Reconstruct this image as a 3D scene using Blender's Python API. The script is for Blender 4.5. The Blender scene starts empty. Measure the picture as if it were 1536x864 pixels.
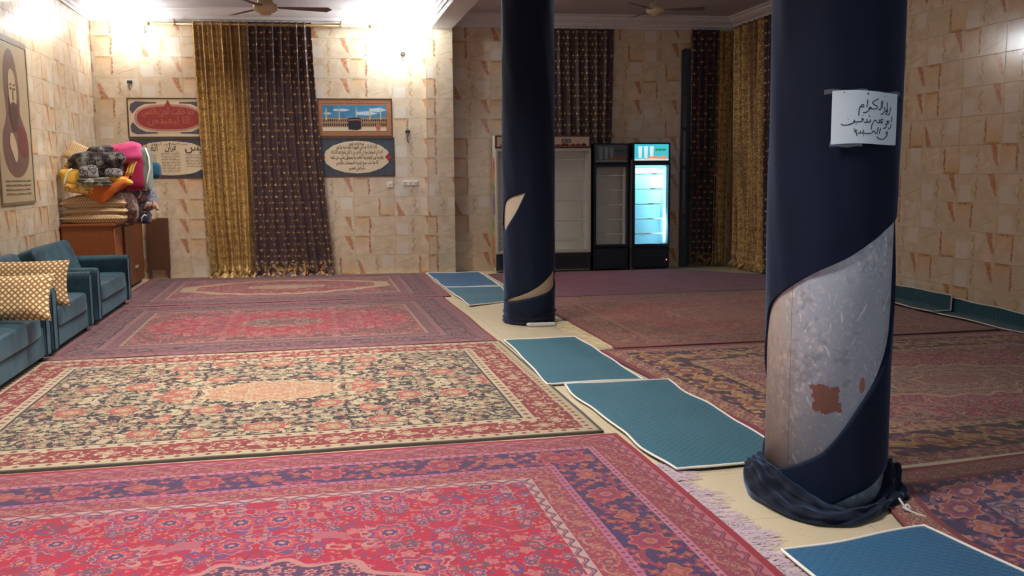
import bpy, bmesh, math, random
from math import sin, cos, pi, sqrt, atan2, radians, degrees, floor, exp, hypot
from mathutils import Vector, Matrix, noise as mnoise
random.seed(7)
SC = bpy.context.scene
COL = SC.collection

# ------------------------------------------------------------------ camera
F_PX = 1400.0
yv = Vector((466 - 768, 263 - 432, F_PX)).normalized()          # direction of the depth axis in (right, down, forward)
hv = Vector((1, -0.008, 0))                                      # horizon direction (slight roll)
zv = hv.cross(yv).normalized()
if zv.y > 0: zv = -zv
xv = yv.cross(zv)
if xv.x < 0: xv = -xv
right = Vector((xv.x, yv.x, zv.x)); down = Vector((xv.y, yv.y, zv.y)); fwd = Vector((xv.z, yv.z, zv.z))
cd = bpy.data.cameras.new('camera'); cam = bpy.data.objects.new('camera', cd); COL.objects.link(cam)
cd.sensor_width = 36; cd.lens = F_PX * 36 / 1536; cd.clip_start = .05; cd.clip_end = 100
m = Matrix((right, -down, -fwd)).transposed().to_4x4(); m.translation = Vector((0, 0, 1.5))
cam.matrix_world = m
SC.camera = cam

# ------------------------------------------------------------------ world, exposure, lights
w = bpy.data.worlds.new('world'); SC.world = w; w.use_nodes = True
w.node_tree.nodes['Background'].inputs[0].default_value = (.80, .86, 1.0, 1)
w.node_tree.nodes['Background'].inputs[1].default_value = .15
SC.view_settings.view_transform = 'Standard'; SC.view_settings.look = 'None'
SC.view_settings.gamma = 1; SC.view_settings.exposure = 0.0; SC.view_settings.use_curve_mapping = False

def area(name, loc, sx, sy, power, col=(1, 1, 1), rot=(0, 0, 0), spread=180):
    l = bpy.data.lights.new(name, 'AREA'); l.shape = 'RECTANGLE'; l.size = sx; l.size_y = sy
    l.energy = power; l.color = col; l.spread = radians(spread)
    o = bpy.data.objects.new(name, l); o.location = loc; o.rotation_euler = rot; COL.objects.link(o); return o
# ceiling strip lights of the left bay (above and in front of the frame)
area('ceiling_light_near_left', (-.4, 3.2, 3.80), 1.8, .5, 118, (1, .96, .93), spread=122)
area('ceiling_light_mid_left', (-.4, 7.2, 3.80), 1.8, .5, 125, (1, .95, .90), spread=118)
area('ceiling_light_far_left', (-.9, 11.6, 3.80), 1.4, .4, 92, (1, .97, .95), spread=150)
area('fill_light_near_right', (4.6, 2.2, 3.80), 1.6, .5, 7, (.90, .95, 1))  # added fill light over the right bay, which has no lamps
area('fill_light_mid_right', (4.6, 8.2, 3.80), 1.4, .4, 3, (1, .90, .84))  # weaker added fill, deeper in the lampless right bay
lp_ = bpy.data.lights.new('fill_point_right', 'POINT'); lp_.energy = 9; lp_.color = (.90, .95, 1); lp_.shadow_soft_size = .2  # added unseen point light that lifts the dark right bay ceiling
lo_ = bpy.data.objects.new('fill_point_right', lp_); COL.objects.link(lo_); lo_.location = (3.5, 9.6, 3.3)
area('cool_light_behind_camera', (1.5, -4.5, 1.9), 7.0, 3.0, 70, (.60, .82, 1.0), (radians(90), 0, 0))  # unseen broad cool light from behind the camera, no doorway built

# ------------------------------------------------------------------ helpers
def lin(r, g=None, b=None):
    if g is None: r, g, b = r
    f = lambda c: (c / 255 / 12.92) if c / 255 <= .04045 else ((c / 255 + .055) / 1.055) ** 2.4
    return (f(r), f(g), f(b), 1.0)

def tag(o, label=None, cat=None, group=None, kind=None):
    if label: o['label'] = label
    if cat: o['category'] = cat
    if group: o['group'] = group
    if kind: o['kind'] = kind
    return o

def empty(name, loc=(0, 0, 0), rz=0.0, label=None, cat=None, group=None):
    o = bpy.data.objects.new(name, None); COL.objects.link(o); o.empty_display_size = .1
    o.location = loc; o.rotation_euler = (0, 0, rz); return tag(o, label, cat, group)

class MB:
    """collects vertices and faces of one mesh"""
    def __init__(s): s.v = []; s.f = []; s.uv = []; s.fm = []; s.smooth = False
    def add(s, vs, fs, uvs=None, mi=0):
        b = len(s.v); s.v += [tuple(v) for v in vs]
        s.uv += list(uvs) if uvs else [(v[0], v[1] if abs(v[1]) > 1e-9 else v[2]) for v in vs]
        for f in fs: s.f.append(tuple(i + b for i in f)); s.fm.append(mi)
    def box(s, x0, x1, y0, y1, z0, z1, c=.0, mi=0):
        if c <= 0:
            vs = [(x, y, z) for z in (z0, z1) for y in (y0, y1) for x in (x0, x1)]
            s.add(vs, [(0, 2, 3, 1), (4, 5, 7, 6), (0, 1, 5, 4), (2, 6, 7, 3), (0, 4, 6, 2), (1, 3, 7, 5)], mi=mi); return
        bm = bmesh.new(); bmesh.ops.create_cube(bm, size=1)
        for v in bm.verts: v.co = Vector(((x0 + x1) / 2 + v.co.x * (x1 - x0), (y0 + y1) / 2 + v.co.y * (y1 - y0), (z0 + z1) / 2 + v.co.z * (z1 - z0)))
        bmesh.ops.bevel(bm, geom=bm.edges[:], offset=c, segments=2 if c > .01 else 1, affect='EDGES', profile=.5)
        bm.verts.index_update()
        s.add([v.co[:] for v in bm.verts], [[v.index for v in f.verts] for f in bm.faces], mi=mi); bm.free()
    def grid(s, fn, nu, nv, closeu=False, uvfn=None, mi=0):
        vs = []; uvs = []
        for j in range(nv + 1):
            for i in range(nu if closeu else nu + 1):
                u, v = i / nu, j / nv; vs.append(fn(u, v)); uvs.append(uvfn(u, v) if uvfn else (u, v))
        n = nu if closeu else nu + 1; fs = []
        for j in range(nv):
            for i in range(nu):
                a = j * n + i; b = j * n + (i + 1) % n; fs.append((a, b, b + n, a + n))
        s.add(vs, fs, uvs, mi)
    def tube(s, pts, r, n=8, cap=True, rf=None, mi=0):
        pts = [Vector(p) for p in pts]; vs = []; L = len(pts)
        up = None
        for i, p in enumerate(pts):
            t = (pts[min(i + 1, L - 1)] - pts[max(i - 1, 0)]).normalized()
            if up is None:
                a = Vector((0, 0, 1)) if abs(t.z) < .9 else Vector((1, 0, 0)); up = (a - t * a.dot(t)).normalized()
            else: up = (up - t * up.dot(t)).normalized()
            sd = t.cross(up); rr = rf(i / (L - 1)) * r if rf else r
            for k in range(n):
                a = 2 * pi * k / n; vs.append(p + (up * cos(a) + sd * sin(a)) * rr)
        fs = [(i * n + k, i * n + (k + 1) % n, (i + 1) * n + (k + 1) % n, (i + 1) * n + k) for i in range(L - 1) for k in range(n)]
        if cap: fs += [tuple(range(n))[::-1], tuple((L - 1) * n + k for k in range(n))]
        s.add(vs, fs, mi=mi)
    def lathe(s, prof, n=24, c=(0, 0), mi=0, cap=True):
        vs = [(c[0] + r * cos(2 * pi * k / n), c[1] + r * sin(2 * pi * k / n), z) for r, z in prof for k in range(n)]
        L = len(prof)
        fs = [(i * n + k, i * n + (k + 1) % n, (i + 1) * n + (k + 1) % n, (i + 1) * n + k) for i in range(L - 1) for k in range(n)]
        if cap: fs += [tuple(range(n))[::-1], tuple((L - 1) * n + k for k in range(n))]
        s.add(vs, fs, mi=mi)
    def build(s, name, mat, parent=None, smooth=False, mods=None):
        me = bpy.data.meshes.new(name); me.from_pydata(s.v, [], s.f); me.update()
        ul = me.uv_layers.new(name='UVMap')
        li = [l.vertex_index for l in me.loops]; flat = [0.0] * (2 * len(li))
        for k, vi in enumerate(li): flat[2 * k], flat[2 * k + 1] = s.uv[vi]
        ul.data.foreach_set('uv', flat)
        for mm in (mat if isinstance(mat, (list, tuple)) else [mat]): me.materials.append(mm)
        me.polygons.foreach_set('material_index', s.fm)
        if smooth: me.polygons.foreach_set('use_smooth', [True] * len(me.polygons))
        o = bpy.data.objects.new(name, me); COL.objects.link(o); o.parent = parent
        return o

def superbox(w, d, h, e1=.45, e2=.45, nu=40, nv=20, amp=.0, fr=6, seed=0, ridge=0, rn=3):
    """soft rounded box (superellipsoid) centred on its base, with cloth lumps and fold ridges"""
    mb = MB(); sp = lambda a, e: math.copysign(abs(a) ** e, a)
    def fn(u, v):
        a = 2 * pi * u; b = -pi / 2 + pi * v
        cb = sp(cos(b), e2); x = w / 2 * sp(cos(a), e1) * cb; y = d / 2 * sp(sin(a), e1) * cb; z = h / 2 * sp(sin(b), e2)
        k = 1 + amp * mnoise.noise(Vector((x * fr + seed * 7.1, y * fr, z * fr)))
        if ridge: k += ridge * (abs(sin(pi * rn * (z / h + .5))) - .5)
        return (x * k, y * k, z * (1 + amp * .5 * mnoise.noise(Vector((x * fr, y * fr + seed, 3)))) + h / 2)
    mb.grid(fn, nu, nv, closeu=True, uvfn=lambda u, v: (fn(u, v)[0], fn(u, v)[1] + fn(u, v)[2])); return mb

def pillow(w, h, t, n=22, seed=0, sag=0):
    """square cushion lying in its local XY plane, pinched corners"""
    mb = MB()
    def fn(u, v, s):
        a, b = 2 * u - 1, 2 * v - 1
        k = 1 - .06 * (abs(a) ** 2) * (abs(b) ** 2)
        px = a * w / 2 * (1 - .07 * (1 - abs(b) ** 2.2) * abs(a)); py = b * h / 2 * (1 - .07 * (1 - abs(a) ** 2.2) * abs(b))
        tt = ((1 - a ** 4) * (1 - b ** 4)) ** .55
        wr = 1 + .10 * mnoise.noise(Vector((a * 2 + seed, b * 2, s)))
        return (px, py, s * t / 2 * tt * wr - sag * (a * a) )
    mb.grid(lambda u, v: fn(u, v, 1), n, n, uvfn=lambda u, v: (u * w, v * h))
    mb.grid(lambda u, v: fn(1 - u, v, -1), n, n, uvfn=lambda u, v: (u * w, v * h)); return mb

# ------------------------------------------------------------------ shader expressions
class E:
    nt = None
    def __init__(s, sock): s.s = sock
    def _b(s, o, op, sw=False): return mth(op, o, s) if sw else mth(op, s, o)
    def __add__(s, o): return s._b(o, 'ADD')
    __radd__ = __add__
    def __sub__(s, o): return s._b(o, 'SUBTRACT')
    def __rsub__(s, o): return s._b(o, 'SUBTRACT', True)
    def __mul__(s, o): return s._b(o, 'MULTIPLY')
    __rmul__ = __mul__
    def __truediv__(s, o): return s._b(o, 'DIVIDE')
    def __rtruediv__(s, o): return s._b(o, 'DIVIDE', True)
    def __neg__(s): return s * -1.0
    def __lt__(s, o): return s._b(o, 'LESS_THAN')
    def __gt__(s, o): return s._b(o, 'GREATER_THAN')
    def __pow__(s, o): return s._b(o, 'POWER')
def put(n, i, v):
    if isinstance(v, E): E.nt.links.new(v.s, n.inputs[i])
    else: n.inputs[i].default_value = v
def mth(op, a, b=None, c=None):
    n = E.nt.nodes.new('ShaderNodeMath'); n.operation = op; put(n, 0, a)
    if b is not None: put(n, 1, b)
    if c is not None: put(n, 2, c)
    return E(n.outputs[0])
ab = lambda a: mth('ABSOLUTE', a)
sn = lambda a: mth('SINE', a)
cs = lambda a: mth('COSINE', a)
fr = lambda a: mth('FRACT', a)
fl = lambda a: mth('FLOOR', a)
mn = lambda a, b: mth('MINIMUM', a, b)
mx = lambda a, b: mth('MAXIMUM', a, b)
sq = lambda a: mth('SQRT', a)
at2 = lambda a, b: mth('ARCTAN2', a, b)
def ss(x, a, b):
    n = E.nt.nodes.new('ShaderNodeMapRange'); n.interpolation_type = 'SMOOTHSTEP'
    put(n, 0, x); n.inputs[1].default_value = a; n.inputs[2].default_value = b; return E(n.outputs[0])
def mix(f, a, b):
    n = E.nt.nodes.new('ShaderNodeMix'); n.data_type = 'RGBA'
    put(n, 0, f); put(n, 6, a); put(n, 7, b); return E(n.outputs[2])
def mul(a, b, f=1.0):
    n = E.nt.nodes.new('ShaderNodeMix'); n.data_type = 'RGBA'; n.blend_type = 'MULTIPLY'
    put(n, 0, f); put(n, 6, a); put(n, 7, b); return E(n.outputs[2])
def xyz(x, y, z=0.0):
    n = E.nt.nodes.new('ShaderNodeCombineXYZ'); put(n, 0, x); put(n, 1, y); put(n, 2, z); return E(n.outputs[0])
def sep(v):
    n = E.nt.nodes.new('ShaderNodeSeparateXYZ'); put(n, 0, v); return E(n.outputs[0]), E(n.outputs[1]), E(n.outputs[2])
def noi(v, sc, det=2.0, rough=.5, color=False):
    n = E.nt.nodes.new('ShaderNodeTexNoise'); put(n, 'Vector', v); n.inputs['Scale'].default_value = sc
    n.inputs['Detail'].default_value = det; n.inputs['Roughness'].default_value = rough
    return E(n.outputs['Color' if color else 'Fac'])
def vor(v, sc, rnd=1.0, feat='F1'):
    n = E.nt.nodes.new('ShaderNodeTexVoronoi'); n.voronoi_dimensions = '2D'; n.feature = feat
    put(n, 'Vector', v); n.inputs['Scale'].default_value = sc; n.inputs['Randomness'].default_value = rnd
    if feat == 'DISTANCE_TO_EDGE': return E(n.outputs['Distance'])
    return E(n.outputs['Distance']), E(n.outputs['Color']), E(n.outputs['Position'])
def vsub(a, b):
    n = E.nt.nodes.new('ShaderNodeVectorMath'); n.operation = 'SUBTRACT'; put(n, 0, a); put(n, 1, b); return E(n.outputs[0])
def ramp(f, stops, interp='CONSTANT'):
    n = E.nt.nodes.new('ShaderNodeValToRGB'); r = n.color_ramp; r.interpolation = interp
    while len(r.elements) < len(stops): r.elements.new(.5)
    for e, (p, c) in zip(r.elements, stops): e.position = p; e.color = c
    put(n, 0, f); return E(n.outputs[0])
def white(v):
    n = E.nt.nodes.new('ShaderNodeTexWhiteNoise'); n.noise_dimensions = '2D'; put(n, 'Vector', v); return E(n.outputs['Value'])

def newmat(name, rough=.6, spec=.5, metal=0.0, **kw):
    mt = bpy.data.materials.new(name); mt.use_nodes = True; E.nt = mt.node_tree
    b = mt.node_tree.nodes['Principled BSDF']; b.inputs['Roughness'].default_value = rough
    b.inputs['Specular IOR Level'].default_value = spec; b.inputs['Metallic'].default_value = metal
    for k, v in kw.items(): b.inputs[k].default_value = v
    return mt, b
def uvxy():
    n = E.nt.nodes.new('ShaderNodeUVMap'); n.uv_map = 'UVMap'; x, y, z = sep(E(n.outputs[0])); return x, y
def coord(which='Object'):
    n = E.nt.nodes.new('ShaderNodeTexCoord'); return E(n.outputs[which])
def orand():
    n = E.nt.nodes.new('ShaderNodeObjectInfo'); return E(n.outputs['Random'])
def setc(b, c): put(b, 'Base Color', c)
def bump(b, h, strength=.3, dist=.01):
    n = E.nt.nodes.new('ShaderNodeBump'); put(n, 'Height', h); n.inputs['Strength'].default_value = strength
    n.inputs['Distance'].default_value = dist; E.nt.links.new(n.outputs[0], b.inputs['Normal'])
_pc = {}
def plain(name, rgb, rough=.6, var=.12, sc=6, spec=.4, metal=0, bmp=0, bsc=60):
    key = name
    if key in _pc: return _pc[key]
    mt, b = newmat(name, rough, spec, metal); c = lin(*rgb)
    P = coord(); n = noi(P, sc, 4)
    d = tuple(x * (1 - var * 2) for x in c[:3]) + (1,); l = tuple(min(1, x * (1 + var)) for x in c[:3]) + (1,)
    setc(b, mix(n, d, l))
    if bmp: bump(b, noi(P, bsc, 3), bmp, .004)
    _pc[key] = mt; return mt
def glow(name, rgb, s):
    mt = bpy.data.materials.new(name); mt.use_nodes = True; b = mt.node_tree.nodes['Principled BSDF']
    b.inputs['Base Color'].default_value = lin(*rgb); b.inputs['Emission Color'].default_value = lin(*rgb); b.inputs['Emission Strength'].default_value = s
    return mt

# ------------------------------------------------------------------ wall tile print
def tile_mat(kind):
    mt, b = newmat('marble_tile_' + kind, .16, .5); x, y = uvxy(); r = orand()
    P = xyz(x * .6 + r * 37.0, y * .29 + r * 11.0); n1 = noi(P, 7, 5, .6); n2 = noi(P, 30, 3); xw = x + (n1 - .5) * .10 + (n2 - .5) * .03; yw = y + (n1 - .5) * .18
    base = mix(ss(n1, .3, .7), lin(202, 180, 148), lin(226, 208, 180)); base = mix((r - .5) * .6 + .3, base, lin(206, 186, 156))
    def band(v, c, wd, soft): return ss(ab(v - c), wd + soft, wd)
    def rng(v, a, c, s=.02): return ss(v, a - s, a + s) * (1 - ss(v, c - s, c + s))
    br = ss(n2, .38, .62)
    base = mix(ss(ab(y - .50 - (n2 - .5) * .05), .02, .0) * .10, base, lin(176, 152, 116))
    if kind == 'pale':
        base = mix(rng(x, .05, .34, .01) * rng(yw, .02, .60, .06) * .65, base, lin(222, 212, 198))
        wob = x - .46 - .03 * sn(y * 17.0) - (n2 - .5) * .14
        base = mix(ss(ab(wob), .045, .004) * rng(y, .12, .86, .08) * br * .7, base, lin(150, 124, 78))
        base = mix(ss(ab(x - .46 - (n1 - .5) * .3), .05, .0) * rng(y, .1, .9, .1) * .25, base, lin(176, 130, 76))
        lo = .74 + (1 - yw) * .24; hi = .90 + (1 - yw) * .10 + (n2 - .5) * .05
        tri = ss(xw - lo, -.02, .03) * (1 - ss(xw - hi, -.03, .03)) * rng(yw, .26, 1.3, .08)
        base = mix(tri * (br * .40 + .58), base, mix(n2, lin(160, 82, 50), lin(206, 140, 92)))
        base = mix(ss(ab(xw - (lo + hi) * .5 - .02), .016, .0) * rng(yw, .3, .9, .1) * br * .6, base, lin(112, 84, 56))
    else:
        base = mix((1 - ss(xw, .26, .44)) * ss(yw, .05, .95) * .42, base, lin(216, 164, 100))
        base = mix(ss(yw, .86, .99) * rng(xw, .03, .38, .06) * (br * .5 + .4), base, lin(156, 106, 54))
        base = mix(ss(ab(xw - .375 - (n2 - .5) * .05), .040, .006) * rng(y, .10, .94, .06) * (br * .5 + .45), base, lin(170, 100, 54))
        base = mix(ss(ab(xw - .395), .014, .0) * rng(y, .08, .7, .06) * br * .8, base, lin(110, 74, 44))
        base = mix(ss(ab(y - .14 - (x - .46) * .62 - (n2 - .5) * .06), .035, .0) * rng(x, .48, .95, .03) * .40, base, lin(150, 128, 90))
    setc(b, base); bump(b, n2, .04, .002)
    rg = n1 * .1 + .10; put(b, 'Roughness', rg)
    return mt

# ------------------------------------------------------------------ persian rug print
def flower(P, sc, rnd, petals, amp=.22):
    d, c, pos = vor(P, sc, rnd); L = vsub(P, pos); lx, ly, _ = sep(L)
    r = sq(lx * lx + ly * ly) * sc; a = at2(ly, lx); h1, h2, h3 = sep(c)
    return r / (cs(a * petals + h3 * 6.0) * amp + 1.0), h1, h2
def rug_mat(name, W, H, cfg):
    mt, b = newmat(name, .92, .15); b.inputs['Sheen Weight'].default_value = .25; b.inputs['Sheen Roughness'].default_value = .5
    u, v = uvxy(); P0 = xyz(u, v)
    L = lambda k: lin(*cfg[k])
    wn = noi(P0, 5.0, 3); wx, wy, _ = sep(noi(P0, 4.0, 2, .5, True))
    amp = cfg.get('warp', .04)
    mu = ab(u) + (wx - .5) * amp; mv = ab(v) + (wy - .5) * amp
    M = xyz(mu + cfg.get('off', 3.3), mv + 1.7)
    k = cfg.get('k', 1.0)
    col = L('ground')
    # corner spandrels
    q = (ab(u) / cfg['fa']) ** 1.7 + (ab(v) / cfg['fb']) ** 1.7
    at = at2(v, u)
    q = q * (cs(at * 16.0) * .05 + 1.0)
    spand = q > 1.0
    col = mix(spand, col, L('spandrel'))
    # small filler buds
    r, h1, h2 = flower(M, cfg.get('small', 26) * k, .9, 3.0, .3)
    col = mix((r < .34) * (h1 < cfg.get('d_small', .8)), col, ramp(h2, [(0, L('p1')), (.3, L('p2')), (.55, L('p3')), (.8, L('p4'))]))
    # leaf shapes along scrolling vines
    vn = noi(M, 2.6 * k, 1.0); vn2 = noi(xyz(mu * 1.0 + 9.0, mv), 4.6 * k, 0.5)
    vine = ab(vn - .5) < (.010 / k ** .3); vine2 = ab(vn2 - .5) < .014
    col = mix(vine2 * cfg.get('d_vine', 1.0), col, L('vine2'))
    col = mix(vine, col, L('vine'))
    # mid flowers
    r, h1, h2 = flower(M, 10.5 * k, .85, 5.0)
    on = h1 < cfg.get('d_mid', .75)
    if 'oline' in cfg: col = mix((r < .47) * on, col, L('oline'))
    col = mix((r < .40) * on, col, L('line'))
    col = mix((r < .34) * on, col, ramp(h2, [(0, L('p2')), (.25, L('p3')), (.5, L('p1')), (.75, L('p5'))]))
    col = mix((r < .19) * on, col, ramp(h2, [(0, L('p4')), (.35, L('p1')), (.7, L('p2'))]))
    col = mix((r < .08) * on, col, L('line'))
    # crescent leaves
    r, h1, h2 = flower(xyz(mu + 6.1, mv + .3), 6.0 * k, .9, 2.0, .5)
    on = (h1 < cfg.get('d_leaf', .5)) * (r < .30) * (r > .17)
    col = mix(on, col, ramp(h2, [(0, L('p5')), (.4, L('line')), (.7, L('p3'))]))
    # large palmettes
    r, h1, h2 = flower(xyz(mu + 2.2, mv + 5.0), 3.1 * k, .8, 8.0, .14)
    on = h1 < cfg.get('d_big', .6)
    for lim, cc in ((.36, 'line'), (.335, 'b1'), (.25, 'b2'), (.16, 'line'), (.13, 'b3'), (.05, 'line')):
        col = mix((r < lim) * on, col, L(cc))
    # lozenge / oval field outline
    if cfg.get('outline'): col = mix(ab(q - 1.0) < cfg['outline'], col, L('line'))
    # centre medallion
    if 'med' in cfg:
        ma, mb_ = cfg['med']; qm = sq((u / ma) * (u / ma) + (v / mb_) * (v / mb_)) * (cs(at * 12.0) * .07 + 1.0)
        r2, g1, g2 = flower(M, 13.0 * k, .6, 6.0)
        inner = mix(r2 < .36, L('m1'), mix(r2 < .2, L('line'), L('m2')))
        inner = mix(fr(qm * 3.0) < .10, inner, L('line'))
        inner = mix(qm < .34, inner, mix(r2 < .3, L('m3'), L('m1')))
        col = mix(qm < 1.0, col, inner); col = mix(ab(qm - 1.0) < .035, col, L('line'))
    # borders
    eu = W - ab(u); ev = H - ab(v); d = mn(eu, ev); s = mix(eu < ev, xyz(u, 0.0), xyz(v, 0.0)); s, _, _ = sep(s)
    for bd in cfg['borders']:
        d0, d1, typ = bd[0], bd[1], bd[2]; wd = d1 - d0; t = (d - d0) / wd; inb = (d > d0) * (d < d1)
        C = [lin(*c) for c in bd[3]]
        if typ == 'stripe': c = C[0]
        elif typ == 'dots': 
            p = wd * 1.3; fx = ab(fr(s / p) - .5) * p; fy = (t - .5) * wd; c = mix((fx + ab(fy)) < wd * .33, C[0], C[1])
        elif typ == 'zig':
            p = wd * 2.0; c = mix(ab(t - .5 - sn(s * (2 * pi / p)) * .28) < .13, C[0], C[1])
            c = mix(ab(t - .5 - sn(s * (2 * pi / p)) * .28 - .26) < .07, c, C[2])
        elif typ == 'flowers':
            p = wd * bd[4]; ph = s / p; fx = (fr(ph) - .5) * p; fy = (t - .5) * wd
            rr = sq(fx * fx + fy * fy) / wd; an = at2(fy, fx); rr1 = rr / (cs(an * 8.0) * .12 + 1.0)
            fx2 = (fr(ph + .5) - .5) * p; rr2 = sq(fx2 * fx2 + fy * fy * 1.6) / wd / (cs(at2(fy, fx2) * 4.0) * .25 + 1.0)
            bx = xyz(s + 4.0, mix(1.0, 0, 0) if False else d * 1.0)
            r3, g1, g2 = flower(bx, 4.2 / wd, .95, 4.0, .3)
            c = mix((r3 < .36), C[0], ramp(g2, [(0, C[3]), (.35, C[4]), (.65, C[1]), (.85, C[2])]))
            c = mix(r3 < .14, c, C[1])
            c = mix(ab(t - .5 - sn(s * (2 * pi / p)) * .34 - (wn - .5) * .2) < .05, c, C[5 if len(C) > 5 else 1])
            for lim, cc in ((.34, 1), (.30, 2), (.20, 3), (.12, 1), (.06, 4)): c = mix(rr1 < lim, c, C[cc])
            for lim, cc in ((.24, 1), (.20, 4), (.10, 1)): c = mix(rr2 < lim, c, C[cc])
        col = mix(inb, col, c)
    # pile wear, weave
    col = mul(col, mix(noi(P0, 1.1, 4), (.80, .80, .80, 1), (1.12, 1.12, 1.12, 1)), 1.0)
    col = mix(noi(P0, 150.0, 2) * cfg.get('fade', .25) * 1.0, col, L('fadec'))
    col = mul(col, mix(noi(xyz(u * 1.0, v * 6.0), 60.0, 1), (.72, .72, .72, 1), (1.2, 1.2, 1.2, 1)), 1.0)
    if cfg.get('gain'): g = cfg['gain']; col = mul(col, (g, g, g, 1))
    setc(b, col); bump(b, noi(P0, 260, 2), .35, .004)
    return mt

# ------------------------------------------------------------------ materials
M = {}
M['tileA'] = tile_mat('pale'); M['tileB'] = tile_mat('veined')
M['grout'] = plain('grout', (184, 162, 130), .8)
M['plaster'] = plain('white_plaster', (214, 208, 204), .6, .03)
M['ceiling'] = plain('ceiling_paint', (190, 184, 184), .8, .03)
def floor_mat():
    mt, b = newmat('cream_floor', .30, .4); P = coord(); x, y, z = sep(P)
    n = noi(P, 1.6, 5); n2 = noi(P, 14, 4)
    c = mix(n, lin(196, 180, 146), lin(224, 210, 182)); c = mix((n2 > .66) * .25, c, lin(170, 146, 104))
    j = mn(mn(fr(x / .6 + .2), 1 - fr(x / .6 + .2)), mn(fr(y / .6), 1 - fr(y / .6))); c = mix((j < .004) * .6, c, lin(150, 132, 100))
    setc(b, c); return mt
M['floor'] = floor_mat()

# ------------------------------------------------------------------ setting
XL, XR, YB, SL, CZ, KZ = -3.02, 6.6, 14.36, .075, 3.90, 3.70
BW = -math.atan(SL)
yb = lambda x: YB - SL * x
f = MB(); f.box(-3.3, 7.4, -1.5, 15.2, -.1, 0); tag(f.build('floor', M['floor']), kind='structure')
f = MB(); f.box(-3.3, 7.4, -1.5, 15.2, CZ, CZ + .1); tag(f.build('ceiling', M['ceiling']), kind='structure')

_tm = {}
def tile_mesh(kind, flip, x0, x1, y0, y1, Wt=.60, Ht=.292):
    """a tile (or the cut piece x0..x1, y0..y1 of one) lying in local XZ, facing local -Y"""
    key = (kind, flip, round(x0, 3), round(x1, 3), round(y0, 3), round(y1, 3))
    if key in _tm: return _tm[key]
    g = .0008; c = .002; t = .009; mb = MB()
    a0, a1, b0, b1 = x0 * Wt + g, x1 * Wt - g, y0 * Ht + g, y1 * Ht - g
    vs = [(a0, 0, b0), (a1, 0, b0), (a1, 0, b1), (a0, 0, b1), (a0, -t + c * .5, b0), (a1, -t + c * .5, b0), (a1, -t + c * .5, b1), (a0, -t + c * .5, b1),
          (a0 + c, -t, b0 + c), (a1 - c, -t, b0 + c), (a1 - c, -t, b1 - c), (a0 + c, -t, b1 - c)]
    fs = [(8, 9, 10, 11), (4, 5, 9, 8), (5, 6, 10, 9), (6, 7, 11, 10), (7, 4, 8, 11), (0, 1, 5, 4), (1, 2, 6, 5), (2, 3, 7, 6), (3, 0, 4, 7)]
    uv = [(v[0] / Wt, v[2] / Ht) for v in vs]
    if flip: uv = [(1 - p, 1 - q) for p, q in uv]
    mb.add(vs, fs, uv); o = mb.build('tile', M['tileA' if kind == 'A' else 'tileB']); me = o.data
    bpy.data.objects.remove(o); _tm[key] = me; return me
def tile_wall(parent, xa, xb, z0, z1, xj, y=0.0, rz=0, seed=1, fx=lambda x: (x, 0)):
    rnd = random.Random(seed); Wt, Ht = .60, .292
    k0 = int(floor((xa - xj) / Wt)); k1 = int(math.ceil((xb - xj) / Wt)); n = 0
    for r in range(int(math.ceil((z1 - z0) / Ht))):
        zt = min(z1, z0 + (r + 1) * Ht); fz = (zt - z0) / Ht - r
        if fz < .05: continue
        par = rnd.random() < .5; cur = False
        for k in range(k0, k1):
            a = max(0, (xa - xj) / Wt - k); b = min(1, (xb - xj) / Wt - k)
            if b - a < .03: continue
            isA = ((k + par) % 2 == 0); cur = (rnd.random() < .26) if isA else cur; kind = 'A' if isA or rnd.random() < .12 else 'B'; flip = cur
            o = bpy.data.objects.new('tile', tile_mesh(kind, flip, a, b, 0, fz)); COL.objects.link(o); o.parent = parent
            lx, ly = fx(xj + k * Wt); o.location = (lx, ly, z0 + r * Ht); o.rotation_euler = (0, 0, rz); n += 1
    return n
# back wall (two bays, pilaster between them)
def slab(name, x0, x1, th=.12, ztop=CZ):
    mb = MB(); mb.box(x0, x1, .0, th, 0, ztop); return mb.build(name, M['grout'])
wb = slab('wall_back', -3.2, 2.14); wb.location = (0, YB, 0); wb.rotation_euler = (0, 0, BW); tag(wb, kind='structure')
RB = .14                                                        # the right bay's wall is set back a little
wb2 = slab('wall_back_right', 2.0, 6.9); wb2.location = (0, YB + RB, 0); wb2.rotation_euler = (0, 0, BW); tag(wb2, kind='structure')
print('tiles', tile_wall(wb, XL, 1.74, 0, KZ, 1.23 - .6 * 8, seed=3), tile_wall(wb2, 2.14, XR, 0, KZ, 2.14, seed=5))
pil = MB(); pil.box(1.74, 2.14, -.11, .0, 0, CZ); po = pil.build('wall_pilaster', M['grout']); po.location = (0, YB, 0); po.rotation_euler = (0, 0, BW); tag(po, kind='structure')
tile_wall(po, 1.75, 2.14, 0, KZ, 1.64, seed=8, fx=lambda x: (x, -.11))
for i in range(13):
    o = bpy.data.objects.new('tile', tile_mesh('B', False, .0, .18, 0, 1 if i < 12 else .66)); COL.objects.link(o); o.parent = po
    o.location = (1.74, 0, i * .292); o.rotation_euler = (0, 0, -pi / 2)
mb = MB(); mb.box(XL - .12, XL, 3.0, 14.75, 0, CZ); wl = mb.build('wall_left', M['grout']); tag(wl, kind='structure')
tile_wall(wl, 7.4, 14.57, 0, KZ, 14.57 - 12 * .6, rz=pi / 2, seed=11, fx=lambda x: (XL, x))
mb = MB(); mb.box(XR, XR + .12, 3.0, 14.2, 0, CZ); wr = mb.build('wall_right', M['grout']); tag(wr, kind='structure')
tile_wall(wr, -14.0, -5.5, 0, KZ, -14.0, rz=-pi / 2, seed=17, fx=lambda x: (XR, -x))
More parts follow.
